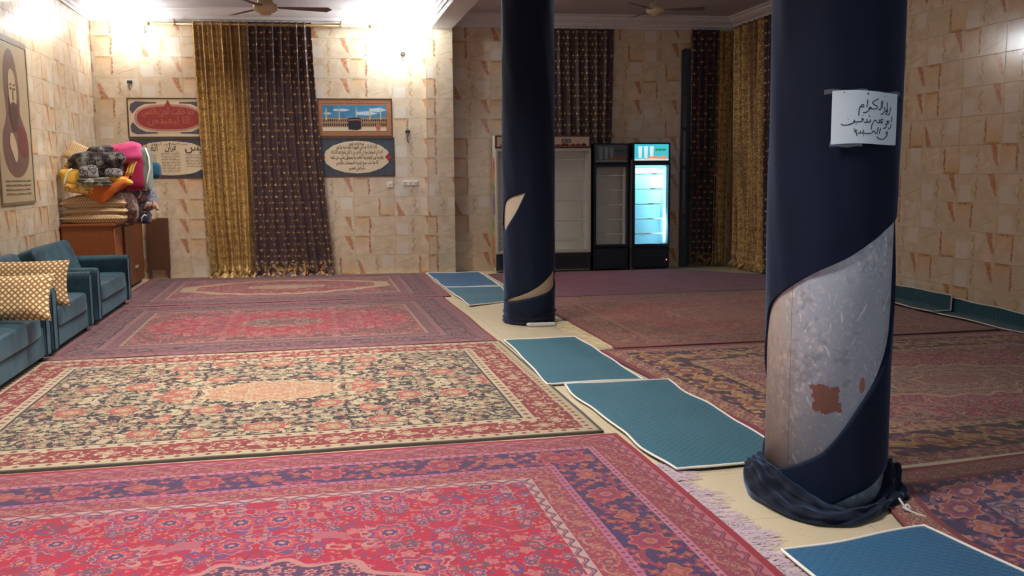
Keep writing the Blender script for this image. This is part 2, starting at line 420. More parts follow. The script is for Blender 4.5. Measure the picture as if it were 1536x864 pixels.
# cornices
def cornice(name, pts, inward):
    """pts: wall line (x, y); inward: unit normals into the room"""
    prof = [(0, 0), (.03, .0), (.035, .03), (.06, .045), (.065, .08), (.10, .10), (.135, .13), (.14, .165), (.17, .175), (.17, .20), (0, .20)]
    mb = MB(); vs = []
    for (x, y), (nx, ny) in zip(pts, inward):
        for a, z in prof: vs.append((x + nx * a, y + ny * a, KZ + z))
    n = len(prof); fs = [(i * n + k, i * n + (k + 1) % n, (i + 1) * n + (k + 1) % n, (i + 1) * n + k) for i in range(len(pts) - 1) for k in range(n)]
    fs += [tuple(range(n)), tuple((len(pts) - 1) * n + k for k in range(n))[::-1]]
    mb.add(vs, fs); return tag(mb.build(name, M['plaster']), kind='structure')
ca = .0748
cornice('trim_1', [(XL, 6.5), (XL, yb(XL)), (1.78, yb(1.78))], [(1, 0), (1, -1), (-ca, -1)])
cornice('trim_2', [(2.12, yb(2.12) + RB), (XR, yb(XR) + RB), (XR, 5.5)], [(-ca, -1), (-1, -1), (-1, 0)])
cornice('trim_3', [(1.80, 14.1), (1.80, 6.5)], [(-1, 0), (-1, 0)])
mb = MB(); mb.box(1.80, 2.12, -1.2, 14.36, 3.64, CZ, .006); tag(mb.build('ceiling_beam', M['plaster']), kind='structure')

# ------------------------------------------------------------------ rugs
M['selvedge'] = plain('rug_selvedge', (84, 70, 66), .9)
def rug_geo(x0, x1, y0, y1, rot=0, z=.003, th=.010, nx=60, ny=50, seed=0, amp=.004, edge=None):
    cx, cy = (x0 + x1) / 2, (y0 + y1) / 2; W, H = (x1 - x0) / 2, (y1 - y0) / 2
    mb = MB(); 
    def P(u, v, dz):
        a, b = (2 * u - 1) * W, (2 * v - 1) * H
        wob = .010 * mnoise.noise(Vector((a * 1.3 + seed, b * 1.3, 1))) ; 
        if edge: a, b = edge(a, b, W, H)
        zz = z + dz + amp * (mnoise.noise(Vector((a * 1.7 + seed * 3, b * 1.7, 0))) + .6) if dz else z * .3
        return (a + wob * (abs(2 * u - 1) > .9), b + wob * (abs(2 * v - 1) > .9), max(zz, .0005))
    uvf = lambda u, v: ((2 * u - 1) * W, (2 * v - 1) * H)
    mb.grid(lambda u, v: P(u, v, th), nx, ny, uvfn=uvf)
    # rim down to the floor
    ring = [(i / nx, 0) for i in range(nx)] + [(1, j / ny) for j in range(ny)] + [(1 - i / nx, 1) for i in range(nx)] + [(0, 1 - j / ny) for j in range(ny)]
    n = len(ring); vs = [P(u, v, 0) for u, v in ring] + [P(u, v, th) for u, v in ring]; uv = [uvf(u, v) for u, v in ring] * 2
    mb.add(vs, [(i, (i + 1) % n, n + (i + 1) % n, n + i) for i in range(n)], uv, 1)
    return mb, (cx, cy), W, H
def rug(x0, x1, y0, y1, cfg, label, rot=0, edge=None, name='persian_rug', z=.003, seed=0, group=None):
    mb, c, W, H = rug_geo(x0, x1, y0, y1, z=z, seed=seed, edge=edge)
    root = empty(name, (c[0], c[1], 0), radians(rot), label, 'rug', group)
    mt = rug_mat('rug_pattern', W, H, cfg); mb.build('carpet', [mt, M['selvedge']], root, smooth=True); return root, W, H
def fringe(root, x, ya, yb_, mat, ln=.10, n=260, side=1, seed=1, jag=1.0):
    rnd = random.Random(seed); mb = MB()
    for i in range(n):
        y = ya + (yb_ - ya) * rnd.random(); l = ln * (.45 + .75 * rnd.random()) * (1 + jag * .5 * mnoise.noise(Vector((y * 6, 0, seed)))); d = (rnd.random() - .5) * .07; wv = .0022
        pts = [(x + side * l * t, y + d * t + .012 * sin(5 * t + i) * jag, .004 + .006 * abs(sin(3 * t + i)) * (1 - t * .5) + .002) for t in (0, .25, .5, .75, 1)]
        vs = []
        for p in pts: vs += [(p[0], p[1] - wv, p[2]), (p[0], p[1] + wv, p[2] + .0015)]
        mb.add(vs, [(2 * k, 2 * k + 1, 2 * k + 3, 2 * k + 2) for k in range(4)])
    return tag(mb.build('fringe', mat, root), kind='stuff')
M['fringe_lilac'] = plain('fringe_lilac', (196, 174, 184), .9); M['fringe_cream'] = plain('fringe_cream', (222, 204, 164), .9)

A = dict(gain=.56, k=1.3, ground=(200, 28, 62), spandrel=(170, 66, 96), fa=1.62, fb=1.95, p1=(214, 110, 116), p2=(150, 62, 104), p3=(104, 80, 134), p4=(216, 124, 98), p5=(118, 84, 100),
         vine=(196, 104, 118), vine2=(170, 40, 66), line=(212, 146, 138), b1=(150, 70, 116), b2=(216, 74, 84), b3=(92, 62, 112), m1=(92, 56, 92), m2=(160, 70, 84), m3=(200, 90, 80),
         fadec=(170, 78, 104), fade=.22, med=(.62, .42), d_mid=.62, d_small=.62, d_leaf=.55, d_big=.55, warp=.06,
         borders=[(0, .035, 'stripe', [(186, 32, 56)]), (.035, .09, 'zig', [(216, 128, 138), (168, 58, 82), (110, 72, 110)]), (.09, .21, 'flowers', [(172, 64, 84), (206, 132, 124), (190, 80, 74), (140, 68, 96), (160, 96, 88)], 2.2),
                  (.21, .245, 'dots', [(222, 140, 160), (150, 62, 100)]), (.245, .50, 'flowers', [(66, 50, 100), (214, 116, 104), (184, 58, 80), (150, 66, 100), (176, 96, 84), (164, 64, 92)], 2.3),
                  (.50, .535, 'dots', [(206, 120, 150), (150, 58, 96)]), (.535, .66, 'flowers', [(176, 68, 84), (206, 138, 122), (188, 84, 80), (118, 76, 108), (182, 108, 96)], 2.2), (.66, .71, 'zig', [(220, 176, 168), (120, 92, 112), (176, 60, 86)])])
B = dict(gain=.67, oline=(26, 26, 38), small=19, ground=(26, 26, 38), spandrel=(34, 32, 44), fa=1.55, fb=1.30, p1=(208, 188, 152), p2=(190, 162, 130), p3=(166, 92, 80), p4=(212, 190, 150), p5=(150, 140, 108),
         vine=(214, 192, 150), vine2=(36, 34, 46), line=(214, 192, 150), b1=(176, 78, 70), b2=(190, 104, 86), b3=(184, 150, 112), m1=(196, 136, 106), m2=(184, 112, 90), m3=(206, 160, 126),
         fadec=(140, 118, 100), fade=.22, med=(.46, .28), d_mid=.80, d_small=.85, d_leaf=.6, d_big=.5, warp=.07, k=1.15,
         borders=[(0, .022, 'stripe', [(82, 78, 72)]), (.022, .034, 'stripe', [(214, 194, 156)]), (.034, .095, 'dots', [(214, 194, 156), (150, 50, 50)]), (.095, .32, 'flowers', [(150, 30, 40), (220, 198, 160), (156, 36, 44), (168, 62, 60), (196, 140, 114), (150, 34, 42)], 1.8),
                  (.32, .39, 'dots', [(214, 194, 158), (146, 60, 58)]), (.39, .405, 'stripe', [(40, 38, 46)])])
Cc = dict(gain=.66, ground=(196, 36, 66), spandrel=(120, 82, 72), fa=1.32, fb=.84, p1=(214, 122, 116), p2=(150, 84, 100), p3=(200, 96, 100), p4=(206, 142, 112), p5=(140, 92, 92),
          vine=(190, 128, 118), vine2=(160, 60, 80), line=(206, 160, 136), b1=(160, 52, 76), b2=(206, 90, 96), b3=(120, 84, 84), m1=(112, 88, 84), m2=(140, 80, 84), m3=(170, 90, 90),
          fadec=(150, 92, 98), fade=.34, med=(.38, .26), d_mid=.55, d_small=.6, d_leaf=.35, d_big=.35, k=1.1,
          borders=[(0, .03, 'stripe', [(166, 34, 54)]), (.03, .12, 'dots', [(156, 112, 112), (112, 68, 78)]), (.12, .16, 'stripe', [(146, 80, 90)]), (.16, .40, 'flowers', [(72, 54, 66), (164, 122, 116), (126, 68, 80), (140, 90, 96), (104, 74, 78)], 1.6),
                   (.40, .45, 'dots', [(172, 126, 120), (138, 86, 96)]), (.45, .55, 'flowers', [(128, 80, 92), (164, 120, 116), (124, 68, 82), (140, 92, 98), (114, 80, 86)], 1.6), (.55, .58, 'stripe', [(190, 152, 128)])])
D = dict(Cc); D.update(ground=(150, 62, 62), spandrel=(122, 84, 90), fa=1.28, fb=.80, outline=.13, line=(206, 178, 140), med=(.50, .22), m1=(178, 150, 124), m2=(150, 92, 84), m3=(190, 164, 136), d_big=.2, fadec=(146, 96, 104), off=7.7)
Ee = dict(gain=.8, ground=(134, 28, 56), spandrel=(118, 32, 66), fa=1.7, fb=1.2, p1=(150, 70, 90), p2=(110, 40, 80), p3=(134, 60, 86), p4=(160, 96, 100), p5=(90, 40, 70),
          vine=(140, 70, 90), vine2=(116, 30, 60), line=(160, 100, 110), b1=(110, 34, 64), b2=(150, 50, 70), b3=(90, 30, 60), m1=(110, 40, 70), m2=(130, 40, 64), m3=(150, 70, 80),
          fadec=(120, 52, 84), fade=.35, d_mid=.3, d_small=.4, d_leaf=.2, d_big=.25, k=1.3,
          borders=[(0, .06, 'stripe', [(112, 26, 48)]), (.06, .22, 'flowers', [(110, 34, 62), (150, 84, 96), (124, 44, 74), (134, 60, 84), (90, 40, 64)], 1.6), (.22, .26, 'stripe', [(140, 60, 84)])])
Ff = dict(gain=.9, ground=(158, 56, 54), spandrel=(128, 84, 70), fa=1.5, fb=1.1, p1=(184, 120, 92), p2=(140, 72, 66), p3=(172, 90, 76), p4=(196, 140, 104), p5=(120, 76, 66),
          vine=(176, 120, 96), vine2=(140, 56, 56), line=(184, 132, 102), b1=(134, 66, 62), b2=(172, 72, 64), b3=(116, 70, 60), m1=(140, 84, 72), m2=(160, 62, 58), m3=(180, 100, 80),
          fadec=(150, 90, 80), fade=.36, med=(.7, .45), d_mid=.5, d_small=.6, d_leaf=.4, d_big=.35, k=1.15,
          borders=[(0, .03, 'stripe', [(150, 34, 44)]), (.03, .14, 'flowers', [(128, 76, 66), (178, 124, 96), (144, 70, 64), (156, 92, 74), (110, 66, 58)], 1.6), (.14, .40, 'flowers', [(112, 66, 62), (184, 128, 98), (150, 74, 64), (160, 96, 76), (100, 60, 56)], 1.6), (.40, .45, 'dots', [(176, 124, 96), (126, 72, 64)])])
G = dict(k=1.5, gain=.9, ground=(158, 26, 56), spandrel=(108, 70, 62), fa=1.35, fb=.95, p1=(196, 120, 92), p2=(120, 84, 92), p3=(176, 84, 80), p4=(206, 160, 104), p5=(150, 124, 128),
         vine=(190, 140, 120), vine2=(130, 40, 60), line=(204, 168, 132), b1=(120, 44, 66), b2=(180, 62, 76), b3=(90, 60, 80), m1=(134, 88, 76), m2=(150, 96, 80), m3=(170, 110, 88),
         fadec=(136, 76, 82), fade=.28, med=(.85, .42), d_mid=.7, d_small=.8, d_leaf=.7, d_big=.55, warp=.07,
         borders=[(0, .05, 'stripe', [(140, 28, 64)]), (.05, .18, 'flowers', [(138, 84, 78), (206, 168, 132), (150, 74, 64), (116, 66, 84), (186, 128, 92)], 1.5), (.18, .54, 'flowers', [(48, 36, 54), (206, 164, 98), (168, 104, 68), (124, 56, 84), (176, 128, 84), (112, 60, 80)], 1.35), (.54, .60, 'dots', [(196, 156, 108), (120, 64, 70)])])
Hh = dict(ground=(104, 58, 76), spandrel=(78, 58, 90), fa=1.6, fb=1.3, p1=(186, 134, 132), p2=(62, 46, 92), p3=(150, 78, 80), p4=(190, 110, 84), p5=(92, 64, 96),
          vine=(172, 132, 136), vine2=(70, 46, 84), line=(186, 146, 146), b1=(66, 46, 86), b2=(170, 84, 66), b3=(120, 70, 100), m1=(90, 60, 90), m2=(120, 66, 84), m3=(150, 90, 90),
          fadec=(120, 86, 100), fade=.28, d_mid=.8, d_small=.9, d_leaf=.8, d_big=.6, k=1.2, warp=.07,
          borders=[(0, .02, 'stripe', [(164, 62, 50)]), (.02, .16, 'flowers', [(150, 94, 78), (186, 138, 112), (140, 74, 70), (164, 110, 92), (120, 76, 76)], 1.5), (.16, .19, 'stripe', [(130, 50, 56)]), (.19, .50, 'flowers', [(54, 42, 80), (188, 130, 118), (150, 72, 72), (110, 60, 100), (176, 96, 76), (130, 84, 110)], 1.4), (.50, .55, 'zig', [(160, 130, 140), (80, 60, 90), (110, 64, 90)])])
rA, WA, HA = rug(-2.20, 1.67, 1.30, 4.985, A, 'bright crimson floral rug nearest the camera with a lilac fringe', z=.004, seed=1)
fringe(rA, WA, -1.7, 1.25, M['fringe_lilac'], ln=.13, n=620, seed=4)
rB, WB, HB = rug(-2.24, 1.615, 5.05, 8.10, B, 'cream and black floral rug with salmon medallion and red border', z=.003, seed=2)
rC, WC, HC = rug(-2.26, 1.60, 8.115, 11.28, Cc, 'faded mauve rug with elongated crimson centre behind the cream rug', seed=3, edge=lambda a, b, W, H: (a - (b / H * .5 + .5) * .06 * (a > 0) * a / W, b))
rD, WD, HD = rug(-2.34, 1.60, 11.30, 14.42, D, 'faded brownish rug with pale lozenge outline before the far left curtains', seed=4, edge=lambda a, b, W, H: (a + (.04 * a / W if a > 0 else 0), b - (b > 0) * (b / H) * (a / W * .5 + .5) * .30))
def cut(a, b, W, H):
    lim = H - max(0, (a + 4.46 - 5.35)) * 1.15
    return (a, -H + (b + H) * (lim + H) / (2 * H))
rug(2.55, 6.40, 10.84, 13.66, Ee, 'plain dark crimson rug in front of the glass door fridges', seed=5, edge=cut)
rF, WF, HF = rug(2.50, 6.28, 7.50, 10.82, Ff, 'worn brick red rug behind the far wrapped column', seed=6)
fringe(rF, -WF, -1.6, -.1, M['fringe_cream'], ln=.16, n=420, side=-1, seed=7, jag=1.5)
rug(2.41, 6.5, 4.20, 7.30, G, 'red rug with dark gold leaf border behind the near column', rot=3.2, seed=7, edge=lambda a, b, W, H: (a + (.5 - a / W * .5) * .34 * max(0, (-b / H - .75) / .25), b + (.135 * (1 - a / W) * (b / H) if b > 0 else .05 * (1 - a / W) * (b / H))))
rH, WH, HH = rug(2.42, 6.4, .95, 4.16, Hh, 'purple navy floral rug at the right beside the near column', rot=6.0, seed=8, edge=lambda a, b, W, H: (a + (.5 - a / W * .5) * .44 * max(0, (b / H * .5 + .5 - .68) / .32) ** 2, b))
fringe(rH, -WH, .0, .75, M['fringe_cream'], ln=.07, n=90, side=-1, seed=9)
mb = MB(); mb.grid(lambda u, v: (2.62 + u * 3.9, 4.035 + (u * 3.9) * .085 + (v - .5) * .075, .006 + .012 * sin(pi * v)), 60, 4)
tag(mb.build('underlay_strip', plain('underlay_cream', (228, 214, 184), .8)), 'narrow cream underlay strip showing between the two right hand rugs', 'underlay')

# ------------------------------------------------------------------ teal quilted mats
def mat_mat(name, rgb):
    mt, b = newmat(name, .55, .35); b.inputs['Sheen Weight'].default_value = .2; x, y = uvxy(); P = xyz(x, y)
    p = .05; a = (x + y) / p; c = (x - y) / p
    q = mn(ab(fr(a) - .5), ab(fr(c) - .5)); n = noi(P, 2.2, 4); base = lin(*rgb)
    d = tuple(v * .80 for v in base[:3]) + (1,); l = tuple(v * 1.18 for v in base[:3]) + (1,)
    col = mix(n, d, l); col = mix((1 - ss(q, 0, .06)) * .12, col, tuple(v * .6 for v in base[:3]) + (1,)); setc(b, col)
    bump(b, ss(q, 0, .35), .35, .006); return mt
M['teal'] = mat_mat('teal_quilt', (28, 95, 114)); M['teal_dark'] = mat_mat('dark_teal_quilt', (18, 74, 84)); M['teal_blue'] = mat_mat('blue_quilt', (16, 88, 128))
M['binding'] = plain('white_binding', (236, 230, 220), .7, .05)
def mat_quilt(corners, label, mat, z=.012, seed=0, wav=.02, lift=.0, rb=.007, under=None):
    """corners: near-left, near-right, far-right, far-left on the floor"""
    cx = sum(c[0] for c in corners) / 4; cy = sum(c[1] for c in corners) / 4
    root = empty('quilted_mat', (cx, cy, 0), 0, label, 'mat', 'teal quilted mats')
    def P(u, v, dz=0):
        a, b, c, d = corners
        x = (a[0] * (1 - u) + b[0] * u) * (1 - v) + (d[0] * (1 - u) + c[0] * u) * v; y = (a[1] * (1 - u) + b[1] * u) * (1 - v) + (d[1] * (1 - u) + c[1] * u) * v
        ex = (abs(2 * u - 1)) ** 3; x += wav * ex * mnoise.noise(Vector((y * 1.8 + seed, u * 3, 2))) ; y += wav * .7 * (abs(2 * v - 1)) ** 3 * mnoise.noise(Vector((x * 2.5, seed, v * 3)))
        zz = z + dz + .010 * (mnoise.noise(Vector((x * 2.2 + seed, y * 2.2, 0))) + .5) + lift * max(0, mnoise.noise(Vector((y * 1.5 + seed, 4, u)))) * ex
        if under: x, y, zz = under(x, y, zz)
        return (x - cx, y - cy, max(zz, .004))
    nx, ny = 26, 52; mb = MB(); mb.grid(lambda u, v: P(u, v), nx, ny, uvfn=lambda u, v: (P(u, v)[0], P(u, v)[1]))
    ring = [(i / nx, 0) for i in range(nx)] + [(1, j / ny) for j in range(ny)] + [(1 - i / nx, 1) for i in range(nx)] + [(0, 1 - j / ny) for j in range(ny)]
    n = len(ring); mb.add([P(*p) for p in ring] + [(P(*p)[0], P(*p)[1], P(*p)[2] - .008) for p in ring], [(i, (i + 1) % n, n + (i + 1) % n, n + i) for i in range(n)])
    mb.build('quilt', mat, root, smooth=True)
    e = MB(); e.tube([P(*p) for p in ring] + [P(*ring[0]), P(*ring[1])], rb, 6, cap=False); e.build('edge_binding', M['binding'], root, smooth=True)
    return root
mat_quilt([(1.77, 2.35), (2.60, 2.45), (2.47, 3.33), (1.77, 3.22)], 'blue quilted mat nearest the camera, beside the wrapped column base', M['teal_blue'], seed=1, z=.014, wav=.02)
mat_quilt([(1.73, 4.26), (2.42, 4.30), (2.46, 6.19), (1.69, 6.20)], 'long teal quilted mat behind the near column, left of the dark gold rug', M['teal'], seed=22, wav=.07, z=.018, lift=.03)
mat_quilt([(1.60, 6.29), (2.30, 6.27), (2.33, 8.10), (1.66, 8.10)], 'teal quilted mat between the two columns, in front of the far column', M['teal'], seed=3, wav=.03)
mat_quilt([(1.72, 10.38), (2.27, 10.7), (2.42, 12.08), (1.69, 12.13)], 'second farthest teal quilted mat, left of the far column', M['teal'], seed=4, wav=.02)
mat_quilt([(1.69, 12.17), (2.43, 12.12), (2.47, 13.98), (1.67, 14.02)], 'farthest blue quilted mat, at the foot of the tiled pilaster', M['teal_blue'], seed=5, wav=.02)
def climb(x, y, z, lim=6.54):
    if x > lim: return (lim + .018 * sin(y * 3) * 0, y, z + (x - lim) * .95)
    return (x, y, z)
mat_quilt([(6.24, 5.9), (6.66, 5.9), (6.70, 9.15), (6.36, 9.1)], 'dark teal mat against the right tiled wall, nearer of the two', M['teal_dark'], seed=6, z=.022, wav=.03, under=climb)
mat_quilt([(6.28, 8.5), (6.68, 8.5), (6.70, 11.2), (6.40, 11.2)], 'dark teal mat against the right tiled wall, its end hidden by the near column', M['teal_dark'], seed=7, z=.034, wav=.03, under=lambda x, y, z: climb(x, y, z, 6.515))

# ------------------------------------------------------------------ columns and their cloth
def interp(tab, a):
    if a <= tab[0][0]: return tab[0][1]
    for i in range(len(tab) - 1):
        (a0, v0), (a1, v1) = tab[i], tab[i + 1]
        if a <= a1:
            t = (a - a0) / (a1 - a0); vm = tab[i - 1][1] if i else v0 - (v1 - v0); vp = tab[i + 2][1] if i + 2 < len(tab) else v1 + (v1 - v0)
            am = tab[i - 1][0] if i else a0 - (a1 - a0); ap = tab[i + 2][0] if i + 2 < len(tab) else a1 + (a1 - a0)
            m0 = (v1 - vm) / (a1 - am) * (a1 - a0); m1 = (vp - v0) / (ap - a0) * (a1 - a0)
            return (2 * t ** 3 - 3 * t * t + 1) * v0 + (t ** 3 - 2 * t * t + t) * m0 + (-2 * t ** 3 + 3 * t * t) * v1 + (t ** 3 - t * t) * m1
    return tab[-1][1]
def col_mat(name, near):
    mt, b = newmat(name, .42, .5); P = coord(); x, y, z = sep(P); a = at2(y, x); Q = xyz(a * .3, z * 1.0)
    n = noi(P, 3, 5); n2 = noi(P, 22, 4); n3 = noi(P, 55, 3)
    c = mix(n, lin(164, 176, 188), lin(206, 214, 222)) if near else mix(n, lin(196, 182, 156), lin(226, 214, 190))
    if near:
        c = mix((n3 > .60) * .5, c, lin(218, 220, 222))
        d1, cc, pos = vor(Q, 26, 1.0); h, g, _ = sep(cc); c = mix((d1 < h * .42) * ss(n, .47, .56) * (n3 > .42), c, lin(228, 230, 230))
        # slanted chips and scratches
        for sx, sc, th in ((.55, 6, .18), (-.7, 5, .15), (.15, 9, .16)):
            q = xyz(a * .3 + z * sx + (n2 - .5) * .02, z * .16); dd, c1, p1 = vor(q, sc * 4, 1.0); h, g, _ = sep(c1)
            c = mix((dd < th * g) * (h < .34) * (n3 > .40), c, lin(232, 234, 234))
        c = mix(ss(n2 * .6 + n * .6, .62, .72) * .5, c, lin(140, 146, 154))
        # bare brick coloured patches where the paint has come off
        da = (a + radians(119.6)) * .279 + (z - .5) * .2; dz = z - .50
        q = mx(ab(da) * .95, ab(dz)) + (n2 - .5) * .055 + (noi(P, 60, 2) - .5) * .03
        c = mix(q < .060, c, mix(n2, lin(150, 100, 88), lin(178, 126, 110)))
        da = (a + radians(86)) * .279; dz = z - .56; q = sq(da * da * 2 + dz * dz * .6) + (n2 - .5) * .04; c = mix(q < .022, c, lin(190, 130, 100))
        c = mix(ss(cs(a + radians(205)), .45, .95) * .55, c, lin(206, 184, 150))
        seam = ab(a + 2.72 + (n - .5) * .02) < .006; c = mix(seam * .6, c, lin(96, 90, 84))
    setc(b, c); bump(b, n3, .25, .004); rg = n2 * .3 + .3; put(b, 'Roughness', rg); return mt
def cloth_mat(name, rgb):
    mt, b = newmat(name, .72, .22); b.inputs['Sheen Weight'].default_value = .35; b.inputs['Sheen Roughness'].default_value = .4; b.inputs['Sheen Tint'].default_value = (.4, .6, 1, 1)
    P = coord(); n = noi(P, 4, 3); c = lin(*rgb); setc(b, mix(n, tuple(v * .75 for v in c[:3]) + (1,), tuple(v * 1.25 for v in c[:3]) + (1,)))
    bump(b, noi(P, 120, 3), .25, .003); return mt
M['cloth'] = cloth_mat('navy_black_cloth', (13, 24, 46)); M['cloth_dark'] = cloth_mat('black_cloth', (14, 20, 36))
def column(cx, cy, R, near, label, clabel):
    mb = MB(); prof = [(R, 0), (R, 1.2), (R, 2.4), (R, 3.655)]; mb.lathe(prof, 64)
    o = mb.build('column', col_mat('column_paint_near' if near else 'column_paint_far', near), smooth=True); o.location = (cx, cy, 0)
    for p in o.data.polygons: p.use_smooth = abs(p.normal.z) < .5
    tag(o, label, 'column')
    return o
def wrap(cx, cy, R, strips, label, ring, seed, fa=1.0):
    """strips: list of (theta0, theta1, lower(theta), upper(theta)); theta in degrees"""
    root = empty('column_cloth', (cx, cy, 0), 0, label, 'cloth', None); mb = MB()
    def rad(th, z):
        f_ = .010 + .004 * (1 + mnoise.noise(Vector((cos(th) * 2, sin(th) * 2, z * .9 + seed)))) + .0022 * (1 + sin(th * 9 + z * 7 + 2 * mnoise.noise(Vector((z * 2, th, seed)))))
        return R + f_
    for (t0, t1, lo, hi, nz) in strips:
        nt = max(8, int(abs(t1 - t0) / 2.0))
        def fn(u, v):
            td = t0 + (t1 - t0) * u; a = lo(td); b = hi(td); b = max(b, a + .0005); v2 = min(max((v - .02) / .96, 0), 1); z = a + (b - a) * v2; th = radians(td)
            r = rad(th, z)
            if v < .01 or v > .99: r = R - .002
            elif v2 < .03 or v2 > .97: r -= .002
            return (r * cos(th), r * sin(th), z)
        mb.grid(fn, nt, nz)
    mb.build('wrapped_fabric', M['cloth'], root, smooth=True)
    g = MB(); 
    def rf(u, v):
        td = -180 + 360 * u; th = radians(td); Ro, h, z0 = ring(td)
        p = [(R + .006, z0), (R + .028, z0 + .006), (R + (Ro - R) * .45, z0 * .45 + h * .55 + .0), (R + (Ro - R) * .75, h), (Ro - .01, h * .72), (Ro, h * .35), (Ro - .02, .004)]
        k = v * (len(p) - 1); i = min(int(k), len(p) - 2); t = k - i; t = t * t * (3 - 2 * t) if i else t
        r = p[i][0] * (1 - t) + p[i + 1][0] * t; z = p[i][1] * (1 - t) + p[i + 1][1] * t
        e = sin(pi * v); nn = mnoise.noise(Vector((cos(th) * 3, sin(th) * 3, v * 2.5 + seed)))
        fold = .010 * sin(v * 19 + 3.0 * sin(th * 2 + seed) + 2 * nn) * e + .014 * nn * e + .006 * sin(th * 23 + v * 8) * e; fold *= fa
        return ((r + fold) * cos(th), (r + fold) * sin(th), max(.003, z + fold * .9))
    g.grid(rf, 200, 40, closeu=True); g.build('gathered_hem', M['cloth_dark'], root, smooth=True)
    return root
NX, NY, NR = 2.33, 3.89, .268
column(NX, NY, NR, True, 'thick near column, scratched grey paint with a bare orange patch', '')
U = [(-240, .36), (-225, .50), (-210, .67), (-196.5, .799), (-188.4, .874), (-177.3, .925), (-158.5, .987), (-131.8, 1.064), (-103.8, 1.133), (-83.4, 1.198), (-60, 1.262), (-45, 1.30), (-34.5, 1.33), (-24, 1.36), (-12, 1.38)]
B1 = [(-240, .359), (-225, .22), (-205, .13), (-187.7, .11), (-160, .155), (-138.4, .204), (-117.6, .278), (-86.7, .485), (-66.6, .611), (-44.1, .795), (-36, .96), (-30, 1.12), (-22, 1.27), (-12, 1.379)]
T1 = [(-118, .008), (-104, .036), (-89, .066), (-72, .095), (-58.7, .122), (-45, .150), (-34.5, .172), (-28, .18), (-20, .15)]
T2 = [(-118, .006), (-94, .008), (-74, .012), (-54.6, .050), (-42, .10), (-34.5, .135), (-20, .149)]
u_ = lambda a: interp(U, a); b1 = lambda a: interp(B1, a); t1_ = lambda a: interp(T1, a); t2_ = lambda a: interp(T2, a)
top = lambda a: 3.63; zero = lambda a: .003
def ring_near(td):
    a = (td + 180) % 360 - 180
    g = lambda c, w_: exp(-(((a - c + 180) % 360 - 180) / w_) ** 2)
    Ro = .345 + .17 * g(-120, 34) + .05 * g(-175, 22) + .035 * g(-46, 14); h = .045 + .11 * g(-185, 26) + .085 * g(-20, 16) + .05 * g(90, 80)
    inT = interp([(-160, .125), (-140, .09), (-118, .03), (-105, .010), (-85, .010), (-72, .014), (-54, .05), (-42, .10), (-34.5, .14), (-20, .17), (-8, .15)], a) if -160 < a < -8 else .13
    if a <= -160 or a > 140: inT = .12 + .03 * g(-185, 30)
    return Ro, min(h, max(.05, inT + .03)), inT
wrap(NX, NY, NR, [(-240, -12, u_, top, 90), (-12, 120, zero, top, 90), (-118, -20, t1_, b1, 30), (-240, -118, zero, b1, 24), (-20, -12, zero, b1, 30), (-118, -20, zero, t2_, 8)],
     'navy black cloth spiralled around the near column, gathered on the floor', ring_near, 3)
FX, FY, FR = 2.13, 9.15, .245
column(FX, FY, FR, False, 'slimmer far column of cream plaster, mostly hidden by dark cloth', '')
P1u = [(-192, 1.0), (-180, 1.14), (-168, 1.225), (-150, 1.265), (-130, 1.292), (-111, 1.315)]
P1l = [(-192, .999), (-180, .95), (-169, .96), (-150, 1.04), (-131, 1.15), (-111, 1.314)]
Lt = [(-170, .235), (-150, .262), (-114, .317), (-75, .413), (-50, .49), (-32, .53), (-15, .54), (0, .46)]
Lb = [(-170, .234), (-150, .238), (-114, .268), (-80, .301), (-50, .335), (-37, .357), (-15, .40), (0, .459)]
pu = lambda a: interp(P1u, a); pl = lambda a: interp(P1l, a); lt = lambda a: interp(Lt, a); lb = lambda a: interp(Lb, a)
def ring_far(td): return (.272 + .010 * sin(radians(td) * 3), .06, .12)
wrap(FX, FY, FR, [(-192, -170, pu, top, 70), (-192, -170, zero, pl, 30), (-170, -111, pu, top, 70), (-170, -111, lt, pl, 26), (-111, 0, lt, top, 80), (-170, 0, zero, lb, 16), (0, 168, zero, top, 80)],
     'dark blue cloth wound around the far column with two bare gaps', ring_far, 8, .3)
mb = MB(); mb.lathe([(.262, .003), (.285, .003), (.29, .02), (.262, .026)], 40); o = superbox(.30, .07, .035, amp=.5, fr=14, seed=5).build('white_rag', plain('rag_white', (210, 206, 200), .8), smooth=True)
o.location = (2.17, 8.86, .002); tag(o, 'crumpled white rag tucked under the hem at the far column', 'rag')

# notice on the near column
paper = empty('paper_notice', (NX, NY, 0), 0, 'white handwritten paper notice taped to the dark cloth of the column', 'notice')
dirp = Vector((2.335 - NX, 3.52 - NY, 0)); PR = NR + .028
pa0, pa1 = -116.0, -54.0
def pap(u, z, off=0):
    # the sheet hugs the cloth: nearly flat, slightly bowed; u 0..1 from left to right
    x = 2.157 + .300 * u; y = 3.624 - .010 * u - .036 * 4 * u * (1 - u) - off
    return (x - NX, y - NY, z)
def pz(u, v): return 1.612 + .215 * v - .012 * u * 0 + .004 * sin(u * 5) + (.008 * (1 - u) if v > .5 else 0)
mb = MB(); mb.grid(lambda u, v: pap(u, pz(u, v)), 20, 10); mb.grid(lambda u, v: pap(1 - u, pz(1 - u, v), -.0012), 20, 10); mb.build('paper', plain('paper_white', (228, 242, 252), .4, .02), paper, smooth=True)
M['ink'] = plain('ink', (26, 32, 48), .5); M['tape'] = None
tp, b = newmat('clear_tape', .08, .6); b.inputs['Alpha'].default_value = .13; b.inputs['Base Color'].default_value = (.8, .9, 1, 1); M['tape'] = tp
def tpx(x, y):                                       # traced points of the handwriting, in units of the sheet (0..1)
    u = (x - 205) / 705.0; v = 1 - (y - 165) / 560.0; return u, v
